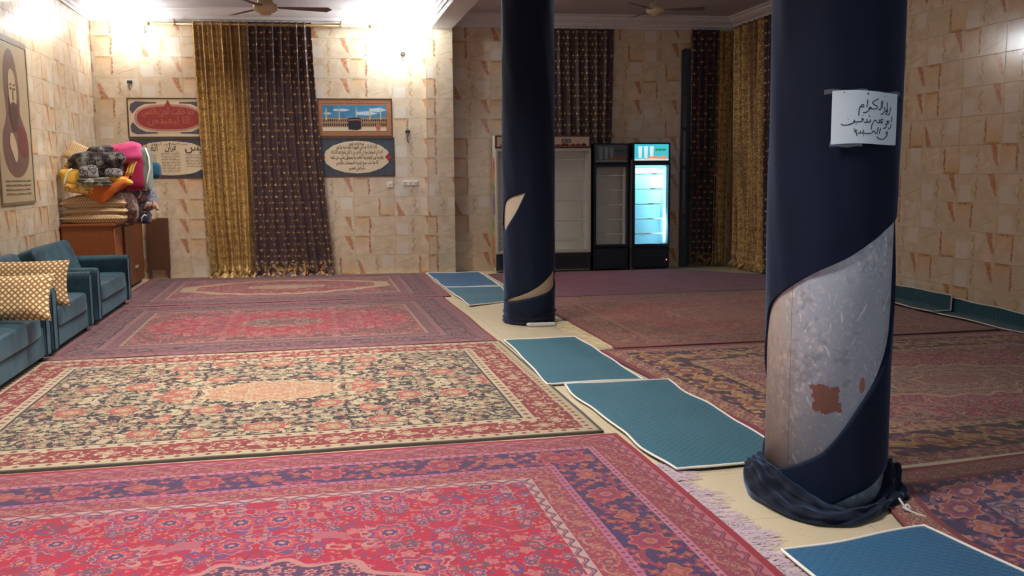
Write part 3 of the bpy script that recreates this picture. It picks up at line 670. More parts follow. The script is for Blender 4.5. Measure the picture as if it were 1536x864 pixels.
STK = [
 # first line
 [(812, 318), (806, 350), (800, 385), (785, 402), (770, 396)], [(808, 300), (812, 304)],
 [(757, 352), (768, 345), (772, 360), (762, 385), (742, 400)], [(758, 352), (752, 365), (764, 370)], [(762, 265), (766, 300), (768, 342)],
 [(728, 322), (738, 355), (722, 385), (700, 402), (688, 400)], [(728, 205), (733, 212)],
 [(692, 262), (690, 300), (684, 345), (676, 356), (655, 352)], [(708, 250), (706, 300), (700, 340)],
 [(655, 240), (610, 268), (585, 290), (612, 312), (640, 322), (640, 345), (610, 356), (575, 356)], [(580, 356), (566, 340), (560, 362), (545, 372)],
 [(556, 340), (548, 375), (520, 400), (488, 404)], [(534, 262), (532, 300), (526, 346)], [(528, 200), (545, 195)], [(500, 330), (484, 318), (468, 330), (478, 346), (498, 338)], [(470, 335), (456, 350), (448, 390), (447, 440)],
 # second line
 [(838, 410), (836, 445), (828, 470)], [(824, 490), (826, 520), (806, 545), (790, 542)], [(808, 476), (786, 462), (764, 470), (790, 486), (765, 500), (745, 498)],
 [(757, 500), (765, 515), (752, 540), (722, 546)], [(722, 460), (700, 452), (686, 470), (712, 482), (690, 492), (660, 490)], [(668, 456), (674, 480), (660, 492), (640, 490)],
 [(640, 480), (624, 465), (608, 480), (598, 500), (586, 530), (582, 575)], [(566, 462), (568, 488), (545, 492), (525, 490)], [(548, 440), (566, 436)], [(530, 458), (534, 486), (520, 498), (505, 494)],
 [(500, 466), (478, 456), (490, 478), (465, 490), (430, 494), (405, 492)], [(486, 436), (492, 438)], [(405, 470), (402, 496), (385, 510), (350, 522), (310, 524), (285, 512)], [(420, 520), (428, 520)], [(345, 462), (350, 463)],
 # third line
 [(790, 590), (772, 582), (764, 600), (784, 612), (760, 640), (735, 664), (695, 668), (660, 655), (648, 640)], [(786, 560), (790, 562)],
 [(692, 545), (684, 580), (676, 614)], [(662, 540), (656, 580), (648, 606), (630, 612)], [(634, 608), (618, 588), (604, 586), (592, 606), (560, 616), (520, 616), (478, 614)], [(500, 578), (497, 614)], [(470, 590), (466, 614), (446, 616)],
 [(436, 590), (422, 580), (412, 596), (428, 606), (434, 634)], [(402, 566), (410, 568)], [(430, 640), (436, 642)], [(500, 640), (506, 641)], [(300, 184), (308, 194)], [(535, 190), (542, 205)]]
mb = MB()
def curve_pts(pl_, n=5):
    out = []
    for i in range(len(pl_) - 1):
        p0 = pl_[max(i - 1, 0)]; p1 = pl_[i]; p2 = pl_[i + 1]; p3 = pl_[min(i + 2, len(pl_) - 1)]
        for k in range(n):
            t = k / n; out.append(tuple(.5 * ((2 * p1[j]) + (-p0[j] + p2[j]) * t + (2 * p0[j] - 5 * p1[j] + 4 * p2[j] - p3[j]) * t * t + (-p0[j] + 3 * p1[j] - 3 * p2[j] + p3[j]) * t ** 3) for j in (0, 1)))
    out.append(pl_[-1]); return out
for s_ in STK:
    pts = [tpx(*p) for p in curve_pts(s_)]; L = len(pts); vs = []
    for i, (u, v) in enumerate(pts):
        a = pts[max(i - 1, 0)]; c_ = pts[min(i + 1, L - 1)]; dx, dy = (c_[0] - a[0]) * .32, (c_[1] - a[1]) * .215; l = hypot(dx, dy) or 1; wd = .0021
        nx, ny = -dy / l * wd, dx / l * wd
        for sg in (1, -1): vs.append(pap(u + sg * nx / .30, pz(u, v) + sg * ny, .0012))
    mb.add(vs, [(2 * i, 2 * i + 1, 2 * i + 3, 2 * i + 2) for i in range(L - 1)])
tag(mb.build('handwriting', M['ink'], paper), kind='stuff')
def tape(u0, u1, v0, v1, name='tape'):
    mb = MB(); mb.grid(lambda u, v: pap(u0 + (u1 - u0) * u, 1.612 + .215 * (v0 + (v1 - v0) * v) + .003 * sin(u * 9), .002 + .0015 * sin(u * 14)), 10, 3); return mb.build(name, M['tape'], paper, smooth=True)
tape(-.10, .45, .97, 1.06); tape(.50, 1.04, .93, 1.02); tape(-.02, .40, -.05, .05)

# knotted cord at the column base
mb = MB(); mb.tube([(2.50, 3.545, .06), (2.508, 3.52, .035), (2.50, 3.50, .03), (2.515, 3.48, .022), (2.53, 3.46, .017), (2.55, 3.42, .016)], .006, 8, rf=lambda t: 1.6 if .2 < t < .5 else .8)
mb.tube([(2.49, 3.50, .03), (2.515, 3.505, .045), (2.52, 3.485, .03)], .006, 6)
tag(mb.build('knotted_cord', plain('cord_white', (214, 210, 204), .8), smooth=True), 'short knotted white cord at the foot of the near column', 'cord')

# ------------------------------------------------------------------ curtains
def gold_mat():
    mt, b = newmat('gold_brocade', .42, .5, .35); x, y = uvxy(); P = xyz(x, y); wv = noi(P, 12, 2)
    r, h1, h2 = flower(xyz(x, y * .8), 11, .35, 5.0, .3); base = mix(wv, lin(128, 96, 54), lin(166, 130, 78))
    c = mix(r < .40, base, lin(214, 176, 106)); c = mix(r < .28, c, lin(128, 90, 58)); c = mix(r < .17, c, lin(232, 200, 130))
    v = ab(noi(P, 9, 1.5) - .5) < .03; c = mix(v, c, lin(206, 170, 104)); c = mix(ss(noi(P, 60, 3), .55, .65) * .8, c, lin(226, 198, 134)); c = mix(ss(noi(xyz(x, y * .05), 9, 1), .5, .62) * .6, c, lin(104, 72, 52))
    setc(b, c); bump(b, noi(P, 90, 3), .4, .004); return mt
def plum_mat():
    mt, b = newmat('plum_brocade', .5, .4); b.inputs['Sheen Weight'].default_value = .12; x, y = uvxy(); P = xyz(x, y)
    px, py = .115, .088; row = fl(y / py); fx = (fr(x / px + row * .5) - .5) * px; fy = (fr(y / py) - .5) * py; a = at2(fy, fx); r = sq(fx * fx + fy * fy * 1.8) / (cs(a * 3.0 + row) * .4 + 1.0)
    base = mix(noi(P, 5, 2), lin(58, 40, 42), lin(88, 64, 64)); sh = noi(P, 50, 2)
    sp = (r < .020) * ss(sh, .35, .5) * (white(xyz(fl(x / px + row * .5), row)) > .25); c = mix(sp, base, lin(226, 186, 120))
    fx2 = (fr(x / px + row * .5 + .5) - .5) * px; r2 = sq(fx2 * fx2 * 1.5 + fy * fy * 3.0); c = mix((r2 < .010) * (sh > .45), c, lin(170, 120, 84))
    c = mix((y < .22) * (noi(P, 16, 3) > .55), c, lin(186, 140, 80)); setc(b, c); put(b, 'Metallic', sp * .6); bump(b, sh, .3, .003); return mt
M['gold'] = gold_mat(); M['plum'] = plum_mat()
M['rod'] = plain('brass_rod', (170, 138, 96), .35, .05, metal=.4)
def curtain(label, ta, tb, ba, bb, z0, z1, nf, amp, mat, nrm, seed=0, pool=.0, parent_wall=None, group=None, hem=None, fwd_=0.0, eyelets=True):
    """ta..tb top ends, ba..bb bottom ends (x, y); nrm unit vector into the room"""
    root = empty('curtain', ((ba[0] + bb[0]) / 2, (ba[1] + bb[1]) / 2, 0), 0, label, 'curtain', group); ox, oy = root.location.x, root.location.y
    nx, ny = nrm; Lw = hypot(tb[0] - ta[0], tb[1] - ta[1]); nu = nf * 14; nv = 70
    def fn(u, v):
        z = z0 + (z1 - z0) * v; k = (1 - v) ** 1.5; ku = u + .02 * sin(v * 5 + seed) * sin(pi * u)
        x = (ta[0] + (tb[0] - ta[0]) * u) * (1 - k) + (ba[0] + (bb[0] - ba[0]) * u) * k; y = (ta[1] + (tb[1] - ta[1]) * u) * (1 - k) + (ba[1] + (bb[1] - ba[1]) * u) * k
        ph = 2 * pi * nf * ku + .6 * sin(v * 3 + seed + u * 9) * (1 - v)
        a = amp * (1 + .5 * mnoise.noise(Vector((u * nf * .7, v * 2, seed)))) * (1 if v > .9 else 1.05)
        d = a * (sin(ph) + .22 * sin(2 * ph + 1 + 2 * v)) + fwd_
        if pool and z < .45:
            q = (1 - z / .45) ** 2; d += q * pool * (.7 + .8 * mnoise.noise(Vector((u * 7, z * 3, seed)))); 
            d += q * .05 * sin(u * 40 + z * 30); z = z * (1 - .0 * q) + q * .02 * (1 + sin(u * 31 + seed))
        t = cos(ph) * amp * .35
        return (x + nx * d - ny * t - ox, y + ny * d + nx * t - oy, max(z, .016))
    L2 = Lw * 1.9
    mb = MB(); mb.grid(fn, nu, nv, uvfn=lambda u, v: (u * L2, z0 + (z1 - z0) * v)); o = mb.build('drape', mat, root, smooth=True)
    sm = o.modifiers.new('thick', 'SOLIDIFY'); sm.thickness = .004
    if pool:   # crumpled cloth lying at the hem
        pb = MB()
        def pf(u, v):
            x = ba[0] + (bb[0] - ba[0]) * u; y = ba[1] + (bb[1] - ba[1]) * u; n = mnoise.noise(Vector((u * 6 + seed, v * 2, 1)))
            d = -.02 + v * (pool * 1.5 + .05 * n) ; zz = .014 + (.055 * (1 + n) * sin(pi * min(1, v * 1.05)) ** .7) * (1 + .6 * sin(u * 37 + v * 5)) * .8
            return (x + nx * d - ox, y + ny * d - oy, max(zz, .014))
        pb.grid(pf, 90, 14, uvfn=lambda u, v: (u * L2, v * .2)); pb.build('hem', mat, root, smooth=True)
    return root
n_b = (-.0748, -.997)
def on_rback(x, off): return (x + n_b[0] * off, yb(x) + RB + n_b[1] * off)
def on_back(x, off): return (x + n_b[0] * off, yb(x) + n_b[1] * off)
curtain('shiny gold brocade curtain hanging on the left part of the rod', on_back(-1.60, .10), on_back(-.84, .10), on_back(-1.47, .12), on_back(-.80, .12), .02, 3.71, 6, .042, M['gold'], n_b, 1, .10, fwd_=.0)
curtain('dark plum curtain with gold sprigs hanging beside the gold brocade one', on_back(-.84, .10), on_back(.07, .10), on_back(-.86, .13), on_back(.30, .12), .02, 3.71, 8, .040, M['plum'], n_b, 5, .10)
def rod(p0, p1, r, label, brk):
    root = empty('curtain_rod', p0, 0, label, 'curtain rod'); q = Vector(p1) - Vector(p0)
    mb = MB(); mb.tube([(0, 0, 0), tuple(q)], r, 10); mb.build('pole', M['rod'], root, smooth=True)
    for e in ((0, 0, 0), tuple(q)):
        mb = MB(); mb.tube([(e[0] - .02, e[1], e[2]), (e[0], e[1], e[2]), (e[0] + .03, e[1], e[2])], r * 1.9, 10); mb.build('finial', M['rod'], root, smooth=True)
    for t in brk:
        c = q * t; mb = MB(); mb.box(c.x - .008, c.x + .008, c.y, c.y + .10, c.z - .008, c.z + .05); mb.box(c.x - .012, c.x + .012, c.y - .018, c.y, c.z - .03, c.z + .07); mb.build('bracket', M['rod'], root)
p0 = on_back(-2.20, .10); p1 = on_back(.95, .10)
rod((p0[0], p0[1], 3.665), (p1[0], p1[1], 3.665), .017, 'thin brass curtain rod under the cornice of the left bay', (.12, .86))
curtain('dark plum curtain behind the fridges, beside the far column', on_rback(3.35, .045), on_rback(4.64, .045), on_rback(3.35, .045), on_rback(4.54, .045), .02, 3.70, 9, .022, M['plum'], n_b, 9)
curtain('narrow dark curtain with gold stripes in the far right corner', on_rback(5.84, .12), on_rback(6.30, .12), on_rback(5.88, .12), on_rback(6.26, .12), .02, 3.70, 4, .045, M['plum'], n_b, 12)
curtain('gold brocade curtain on the right wall near the corner', (XR - .11, 13.75), (XR - .11, 12.75), (XR - .12, 13.6), (XR - .11, 12.62), .02, 3.72, 6, .05, M['gold'], (-1, 0), 14, .04)
curtain('dark plum curtain on the right wall, mostly behind the near column', (XR - .11, 12.75), (XR - .11, 11.6), (XR - .11, 12.62), (XR - .11, 11.6), .02, 3.72, 8, .045, M['plum'], (-1, 0), 16)
curtain('slim gold side strip of the dark corner curtain', on_rback(6.28, .12), on_rback(6.50, .12), on_rback(6.24, .12), on_rback(6.44, .12), .02, 3.68, 4, .02, M['gold'], n_b, 18, .04)
# narrow window reveal left of the corner curtain
wn = empty('window_1', (*on_rback(5.80, .0), 0), BW); wn['kind'] = 'structure'
M['winframe'] = plain('grey_window_frame', (62, 66, 74), .5); gm, b = newmat('window_glass', .1, .5); b.inputs['Base Color'].default_value = lin(72, 82, 92); M['glassdull'] = gm
mb = MB(); mb.box(-.06, -.03, -.05, 0, 0, 3.4); mb.box(.07, .10, -.05, 0, 0, 3.4)
for z in (0, .78, 1.55, 2.15, 2.70, 3.37): mb.box(-.03, .07, -.045, 0, z, z + .05)
mb.build('window_frame', M['winframe'], wn)
for z0, z1 in ((.05, .78), (.83, 1.55), (1.60, 2.15), (2.20, 2.70), (2.75, 3.37)):
    mb = MB(); mb.box(-.03, .07, -.02, -.012, z0, z1); mb.build('pane', M['glassdull'], wn)

# ------------------------------------------------------------------ Arabic lettering
SH = {}
def _l(ch, iso, n): SH[ch] = (iso, n)
for ch, iso, n in (('ا', 0xFE8D, 2), ('أ', 0xFE83, 2), ('ب', 0xFE8F, 4), ('ة', 0xFE93, 2), ('ت', 0xFE95, 4), ('ث', 0xFE99, 4), ('ج', 0xFE9D, 4), ('ح', 0xFEA1, 4), ('خ', 0xFEA5, 4), ('د', 0xFEA9, 2), ('ذ', 0xFEAB, 2), ('ر', 0xFEAD, 2), ('ز', 0xFEAF, 2),
                   ('س', 0xFEB1, 4), ('ش', 0xFEB5, 4), ('ص', 0xFEB9, 4), ('ض', 0xFEBD, 4), ('ط', 0xFEC1, 4), ('ظ', 0xFEC5, 4), ('ع', 0xFEC9, 4), ('غ', 0xFECD, 4), ('ف', 0xFED1, 4), ('ق', 0xFED5, 4), ('ك', 0xFED9, 4), ('ل', 0xFEDD, 4), ('م', 0xFEE1, 4),
                   ('ن', 0xFEE5, 4), ('ه', 0xFEE9, 4), ('و', 0xFEED, 2), ('ى', 0xFEEF, 2), ('ي', 0xFEF1, 4), ('آ', 0xFE81, 2), ('إ', 0xFE87, 2)): _l(ch, iso, n)
def shape(t):
    out = []
    for i, ch in enumerate(t):
        if ch not in SH: out.append(ch); continue
        iso, n = SH[ch]; prev = i > 0 and t[i - 1] in SH and SH[t[i - 1]][1] == 4; nxt = i + 1 < len(t) and t[i + 1] in SH and n == 4
        out.append(chr(iso + (3 if prev and nxt else 2 if nxt else 1 if prev else 0) if n == 4 else iso + (1 if prev else 0)))
    return ''.join(reversed(out))
def lettering(lines, x, z, size, lead, widths, mat, parent, y, name='lettering', bold=.0):
    """centred lines of raised Arabic letters in the local XZ plane"""
    mb = MB()
    for i, t in enumerate(lines):
        c = bpy.data.curves.new('t', 'FONT'); c.body = shape(t); c.size = size[i] if isinstance(size, (list, tuple)) else size; c.resolution_u = 1; c.offset = bold
        o = bpy.data.objects.new('t', c); COL.objects.link(o); bpy.context.view_layer.update(); me = o.to_mesh()
        xs = [v.co.x for v in me.vertices]; ys = [v.co.y for v in me.vertices]; wd = max(xs) - min(xs); cx = (max(xs) + min(xs)) / 2; s = widths[i] / wd if widths[i] else 1
        mb.add([(x[i] + (v.co.x - cx) * s if isinstance(x, (list, tuple)) else x + (v.co.x - cx) * s, y, z - i * lead + (v.co.y - min(ys)) * 1.0 if not isinstance(z, (list, tuple)) else z[i] + v.co.y - min(ys)) for v in me.vertices], [tuple(p.vertices) for p in me.polygons])
        o.to_mesh_clear(); bpy.data.objects.remove(o); bpy.data.curves.remove(c)
    return tag(mb.build(name, mat, parent), kind='stuff')

# ------------------------------------------------------------------ murals on the back wall
M['mframe'] = plain('mural_frame_brown', (92, 66, 50), .5); M['mcream'] = plain('mural_cream', (218, 200, 168), .3, .05); M['mslate'] = plain('mural_slate', (74, 82, 92), .3, .25, sc=18)
M['mred'] = plain('mural_red', (158, 62, 56), .35, .2, sc=30); M['mink'] = plain('mural_ink', (70, 52, 34), .4); M['mgreyblue'] = plain('mural_grey_blue', (88, 84, 94), .35); M['mpink'] = plain('mural_rose', (196, 136, 124), .35); M['mredgold'] = plain('mural_dim_gold', (190, 112, 84), .4)
def mural(x0, x1, z0, z1, label, mat_bg, th=.018, fr_=.018, mf=None):
    root = empty('tile_mural', on_back((x0 + x1) / 2, .0) + (z0,), BW, label, 'wall mural'); W = (x1 - x0); H = z1 - z0
    mb = MB(); mb.box(-W / 2, W / 2, -th, -.004, 0, H); mb.build('backing', mat_bg, root)
    mb = MB(); e = fr_
    for a in ((-W / 2, W / 2, 0, e), (-W / 2, W / 2, H - e, H), (-W / 2, -W / 2 + e, e, H - e), (W / 2 - e, W / 2, e, H - e)): mb.box(a[0], a[1], -th - .008, -.005, a[2], a[3])
    mb.build('frame', mf or M['mframe'], root)
    return root, W, H, -th
def plate(name, pts, y, th, mat, root):
    """flat raised shape from an outline in local XZ"""
    n = len(pts); mb = MB(); mb.add([(p[0], y - th, p[1]) for p in pts] + [(p[0], y, p[1]) for p in pts], [tuple(range(n))] + [(i, (i + 1) % n, n + (i + 1) % n, n + i) for i in range(n)]); return mb.build(name, mat, root)
def oval(cx, cz, a, b, n=48, lobes=0, amp=0, e=1.0, ph=0):
    return [(cx + a * math.copysign(abs(cos(t)) ** e, cos(t)) * (1 + amp * cos(lobes * t + ph)), cz + b * math.copysign(abs(sin(t)) ** e, sin(t)) * (1 + amp * cos(lobes * t + ph))) for t in [2 * pi * i / n for i in range(n)]]
# upper left: red oval with calligraphy
r_, W_, H_, y_ = mural(-2.56, -1.42, 2.06, 2.63, 'framed cream mural with a large red calligraphy oval, left of the curtains', M['mcream'])
for sx in (-1, 1):
    for sz in (-1, 1):
        cx, cz = sx * .42, H_ / 2 + sz * .17
        plate('corner_ornament', [(cx + sx * p[0], cz + sz * p[1]) for p in ((-.26, .055), (.03, .065), (.10, .03), (.115, -.05), (.08, -.11), (.0, -.02), (-.10, .03), (-.26, .035))], y_, .003, M['mgreyblue'], r_)
plate('oval_border', oval(0, H_ / 2, .49, .205, e=.80), y_, .004, M['mcream'], r_); o = plate('oval_border', oval(0, H_ / 2, .475, .195, e=.80), y_, .005, M['mpink'], r_)
plate('oval', oval(0, H_ / 2, .435, .165, e=.78), y_, .008, M['mred'], r_); plate('finial', [(-.05, H_ / 2 + .16), (0, H_ / 2 + .26), (.05, H_ / 2 + .16)], y_, .009, M['mred'], r_)
lettering(['وما خلقت الجن والانس', 'الا ليعبدون'], 0, .30, .15, .13, [.72, .58], M['mredgold'], r_, y_ - .009)
# lower left: slate with cream oval
r_, W_, H_, y_ = mural(-2.55, -1.42, 1.475, 2.05, 'slate grey mural with cream oval and three columns of black lettering', M['mslate'])
plate('oval', oval(0.0, H_ / 2, .525, .245, lobes=12, amp=.012, e=.85), y_, .004, M['mcream'], r_)
lettering(['بسم الله الرحمن الرحيم'], 0, .462, .05, .04, [.5], M['mink'], r_, y_ - .005)
lettering(['القرآن', 'قرآن', 'يس'], [-.30, .0, .33], [.355, .375, .355], [.15, .12, .17], 0, [.24, .16, .25], M['mink'], r_, y_ - .005, bold=.002)
txt = ['وجعلنا من بين ايديهم سدا', 'ومن خلفهم سدا فاغشيناهم', 'فهم لا يبصرون وسواء عليهم', 'انما تنذر من اتبع الذكر', 'وخشي الرحمن بالغيب فبشره', 'انا نحن نحيي الموتى ونكتب']
lettering(['والقرآن الحكيم'] + txt, 0, .325, .055, .042, [.26] * 7, M['mink'], r_, y_ - .005); lettering(txt[:5], .33, .31, .05, .042, [.24] * 5, M['mink'], r_, y_ - .005); lettering(txt[1:5], -.32, .31, .05, .042, [.22] * 4, M['mink'], r_, y_ - .005)
# upper right: mosque courtyard
M['mbrick'] = plain('mural_brick_border', (170, 122, 88), .35, .25, sc=40); M['msky'] = plain('mural_sky', (78, 140, 176), .3, .35, sc=7); M['mcloud'] = plain('mural_cloud', (190, 208, 214), .3, .1); M['mdark'] = plain('mural_dark', (44, 40, 48), .4); M['mstone'] = plain('mural_stone', (206, 180, 140), .35, .1); M['mtan'] = plain('mural_tan', (176, 140, 100), .4)
r_, W_, H_, y_ = mural(.12, 1.23, 2.06, 2.63, 'framed mural of a mosque courtyard with black cube, right of the curtains', M['mbrick'])
plate('picture_ground', [(-.48, .09), (.46, .09), (.46, .47), (-.48, .47)], y_, .003, M['mstone'], r_); plate('sky', [(-.48, .27), (.46, .27), (.46, .47), (-.48, .47)], y_, .004, M['msky'], r_)
for cx, cz, a, b_ in ((-.2, .40, .12, .02), (.16, .35, .16, .03), (.33, .40, .12, .03), (-.4, .35, .06, .015)): plate('cloud', oval(cx, cz, a, b_, 20, 5, .12), y_, .005, M['mcloud'], r_)
plate('arcade', [(-.48, .15), (.46, .15), (.46, .285), (-.48, .285)], y_, .005, M['mtan'], r_)
ab_ = MB()
for row, (z, h) in enumerate(((.165, .045), (.23, .04))):
    for i in range(30):
        x = -.465 + i * .0315; ab_.add([(x, y_ - .007, z), (x + .018, y_ - .007, z), (x + .018, y_ - .007, z + h * .75), (x + .009, y_ - .007, z + h), (x, y_ - .007, z + h * .75)], [(0, 1, 2, 3, 4)])
ab_.build('arches', M['mdark'], r_)
for x in (-.42, -.23, .02, .22, .38):
    plate('minaret', [(x - .010, .25), (x + .010, .25), (x + .008, .38), (x + .013, .39), (x + .007, .40), (x, .445), (x - .007, .40), (x - .013, .39), (x - .008, .38)], y_, .008, M['mstone'], r_)
plate('shrine_cube', [(-.10, .115), (.03, .105), (.09, .125), (.09, .28), (.03, .29), (-.10, .28)], y_, .009, M['mdark'], r_); plate('shrine_band', [(-.10, .245), (.03, .25), (.09, .245), (.09, .258), (.03, .264), (-.10, .258)], y_, .010, M['mredgold'], r_)
plate('floor_light', [(-.48, .09), (.46, .09), (.46, .145), (-.48, .145)], y_, .006, M['mcream'], r_)
plate('round_emblem', oval(.34, .15, .035, .05, 20), y_, .010, M['mredgold'], r_)
bt = MB()
for i in range(26): 
    for z in (.03, .055, .505, .53): bt.box(-.52 + i * .04, -.52 + i * .04 + .034, y_ - .004, y_, z, z + .019)
for j in range(16):
    for x in (-.53, -.505, .475, .505): bt.box(x, x + .022, y_ - .004, y_, .085 + j * .026, .085 + j * .026 + .021)
tag(bt.build('border_bricks', plain('mural_border_brick', (190, 132, 92), .35, .2, sc=30), r_), kind='stuff')
# lower right: slate with verse oval
r_, W_, H_, y_ = mural(.15, 1.25, 1.475, 2.055, 'slate grey mural with cream oval of five lines of brown lettering', M['mslate'])
plate('oval', oval(-.01, H_ / 2, .49, .24, lobes=16, amp=.012, e=1.0), y_, .004, M['mcream'], r_); plate('rosette', oval(.46, H_ / 2, .045, .05, 12, 4, .2), y_, .006, M['mred'], r_); plate('rosette', oval(-.50, H_ / 2, .02, .04, 12, 4, .2), y_, .006, M['mred'], r_)
lettering(['بسم الله الرحمن الرحيم', 'الله لا اله الا هو الحي القيوم لا تاخذه سنة ولا نوم', 'له ما في السماوات وما في الارض من ذا الذي يشفع عنده الا باذنه', 'يعلم ما بين ايديهم وما خلفهم ولا يحيطون بشيء من علمه', 'الا بما شاء وسع كرسيه السماوات والارض', 'وهو العلي العظيم'],
          -.01, .455, [.05, .085, .085, .085, .075, .06], .075, [.22, .60, .76, .78, .62, .24], plain('mural_brown_ink', (92, 66, 40), .4), r_, y_ - .005, bold=.0015)

# ------------------------------------------------------------------ small wall fittings
def socket(x, z, w_, h_, label, n):
    root = empty('wall_socket', on_back(x, .009) + (z,), BW, label, 'socket'); mb = MB(); mb.box(-w_ / 2, w_ / 2, -.022, 0, -h_ / 2, h_ / 2, .004); mb.build('cover', plain('socket_white', (236, 226, 214), .35), root)
    for i in range(n): mb = MB(); cx = (i - (n - 1) / 2) * w_ / max(n, 1); mb.box(cx - .018, cx + .018, -.027, -.02, -.018, .018, .002); mb.build('outlet', plain('outlet_shade', (206, 190, 176), .5), root)
socket(1.17, 1.35, .085, .085, 'small square white wall switch below the verse mural', 1); socket(1.475, 1.372, .23, .075, 'wide white wall socket strip beside the small switch', 3)
M['iron'] = plain('dark_iron', (58, 52, 50), .5)
for x, z, lb_, tail in ((1.45, 2.13, 'small dark wall hook with a dangling wire, right of the mosque mural', .16), (1.40, 3.28, 'small dark wall hook high under the glaring lamp', .10), (-2.50, 2.84, 'small dark wall hook above the red oval mural', .10)):
    root = empty('wall_hook', on_back(x, .01) + (z,), BW, lb_, 'hook'); mb = MB(); mb.box(-.035, .035, -.03, 0, -.01, .035, .005); mb.build('plate', M['iron'], root)
    mb = MB(); mb.tube([(0, -.03, 0), (.01, -.045, -.03), (-.012, -.045, -tail * .5), (.006, -.03, -tail)], .006, 6); mb.build('wire', M['iron'], root)

# lamps: bulkhead lamps high on the walls, each with its own light
def wall_lamp(loc, rz, label, size, power, col, es=40):
    root = empty('wall_lamp', loc, rz, label, 'lamp'); w_, h_ = size
    mb = MB(); mb.box(-w_ / 2, w_ / 2, -.05, 0, -h_ / 2, h_ / 2, .008); mb.build('housing', M['plaster'], root)
    mb = MB(); mb.box(-w_ / 2 + .015, w_ / 2 - .015, -.058, -.05, -h_ / 2 + .015, h_ / 2 - .015); mb.build('diffuser', glow('lamp_glow', col, es), root)
    l = bpy.data.lights.new('lamp_light', 'POINT'); l.energy = power; l.color = [c ** .8 for c in lin(*col)[:3]]; l.shadow_soft_size = .12
    lo = bpy.data.objects.new('lamp_light', l); COL.objects.link(lo); lo.parent = root; lo.location = (0, -.26, 0)
gr_ = empty('ceiling_lamp', on_back(1.35, .30) + (3.73,), BW, 'glaring round white globe lamp under the ceiling near the beam', 'lamp')
mb = MB(); mb.box(-.06, .06, -.06, .06, .10, .17, .01); mb.build('holder', M['plaster'], gr_)
mb = MB(); mb.grid(lambda u, v: (.15 * cos(2 * pi * u) * sin(pi * v), .15 * sin(2 * pi * u) * sin(pi * v), .13 * cos(pi * v)), 32, 16, closeu=True); mb.build('globe', glow('globe_glow', (240, 247, 255), 45), gr_, smooth=True)
for dx_, dy_, dz_ in ((0, -.20, -.02), (-.20, 0, -.02), (0, 0, -.19)):
    l = bpy.data.lights.new('globe_light', 'POINT'); l.energy = 28; l.color = (.86, .93, 1); l.shadow_soft_size = .04; lo = bpy.data.objects.new('globe_light', l); COL.objects.link(lo); lo.parent = gr_; lo.location = (dx_, dy_, dz_)
wall_lamp(on_back(-2.38, .01) + (3.60,), BW, 'bright white lamp under the cornice in the far left corner', (.26, .12), 34, (240, 246, 255), 40)
wall_lamp((XL + .01, 11.6, 3.58), radians(90), 'warm bright lamp on the left wall above the portrait', (.45, .08), 20, (255, 240, 214), 30)

# ------------------------------------------------------------------ ceiling fans
def fan(loc, label, rot, drop):
    root = empty('ceiling_fan', (loc[0], loc[1], CZ), 0, label, 'fan'); m1 = plain('fan_beige', (206, 190, 150), .4); m2 = plain('fan_blade_brown', (112, 96, 92), .5)
    mb = MB(); mb.lathe([(.0, 0), (.06, 0), (.05, -.06), (.015, -.09)], 20); mb.build('canopy', m1, root, smooth=True)
    mb = MB(); mb.lathe([(.012, -.05), (.012, -drop)], 10); mb.build('rod', m1, root, smooth=True)
    mb = MB(); mb.lathe([(.015, -drop + .09), (.07, -drop + .07), (.08, -drop + .03), (.12, -drop + .01), (.125, -drop - .035), (.09, -drop - .06), (.06, -drop - .062), (.055, -drop - .085), (.0, -drop - .09)], 28, cap=False); mb.build('motor', m1, root, smooth=True)
    for k in range(3):
        a = rot + k * 2 * pi / 3; bl = MB(); bl.add([(.10, -.03, 0), (.62, -.055, .012), (.66, 0, .004), (.62, .055, -.012), (.10, .03, 0), (.10, -.03, -.006), (.62, -.055, .006), (.66, 0, -.002), (.62, .055, -.018), (.10, .03, -.006)],
            [(0, 1, 2, 3, 4), (9, 8, 7, 6, 5), (0, 5, 6, 1), (1, 6, 7, 2), (2, 7, 8, 3), (3, 8, 9, 4), (4, 9, 5, 0)]); o = bl.build('blade', m2, root); o.rotation_euler = (0, 0, a); o.location = (0, 0, -drop - .01)
fan((-.39, 10.0), 'beige ceiling fan in the left bay above the curtains', radians(5), .70)
fan((4.60, 12.2), 'dim ceiling fan in the right bay above the fridges', radians(-20), .22)

# ------------------------------------------------------------------ sofas along the left wall
def velvet():
    mt, b = newmat('teal_velvet', .62, .3); b.inputs['Sheen Weight'].default_value = .2; b.inputs['Sheen Roughness'].default_value = .35; b.inputs['Sheen Tint'].default_value = (.5, .75, .85, 1)
    P = coord(); n = noi(P, 3.2, 4, .6); setc(b, mix(ss(n, .35, .65), lin(26, 52, 66), lin(50, 82, 94))); bump(b, noi(P, 5, 3), .25, .02); return mt
M['velvet'] = velvet(); M['foot'] = plain('dark_foot', (34, 26, 26), .5)
XF = -2.13
def rbox(x0, x1, y0, y1, z0, z1, e=.18, seed=0, amp=.012, nu=56, nv=24):
    """cushion-like box with rounded edges"""
    mb = superbox(x1 - x0, y1 - y0, z1 - z0, e, e, nu, nv, amp, 4, seed); cx, cy = (x0 + x1) / 2, (y0 + y1) / 2
    mb.v = [(v[0] + cx, v[1] + cy, v[2] + z0) for v in mb.v]; return mb
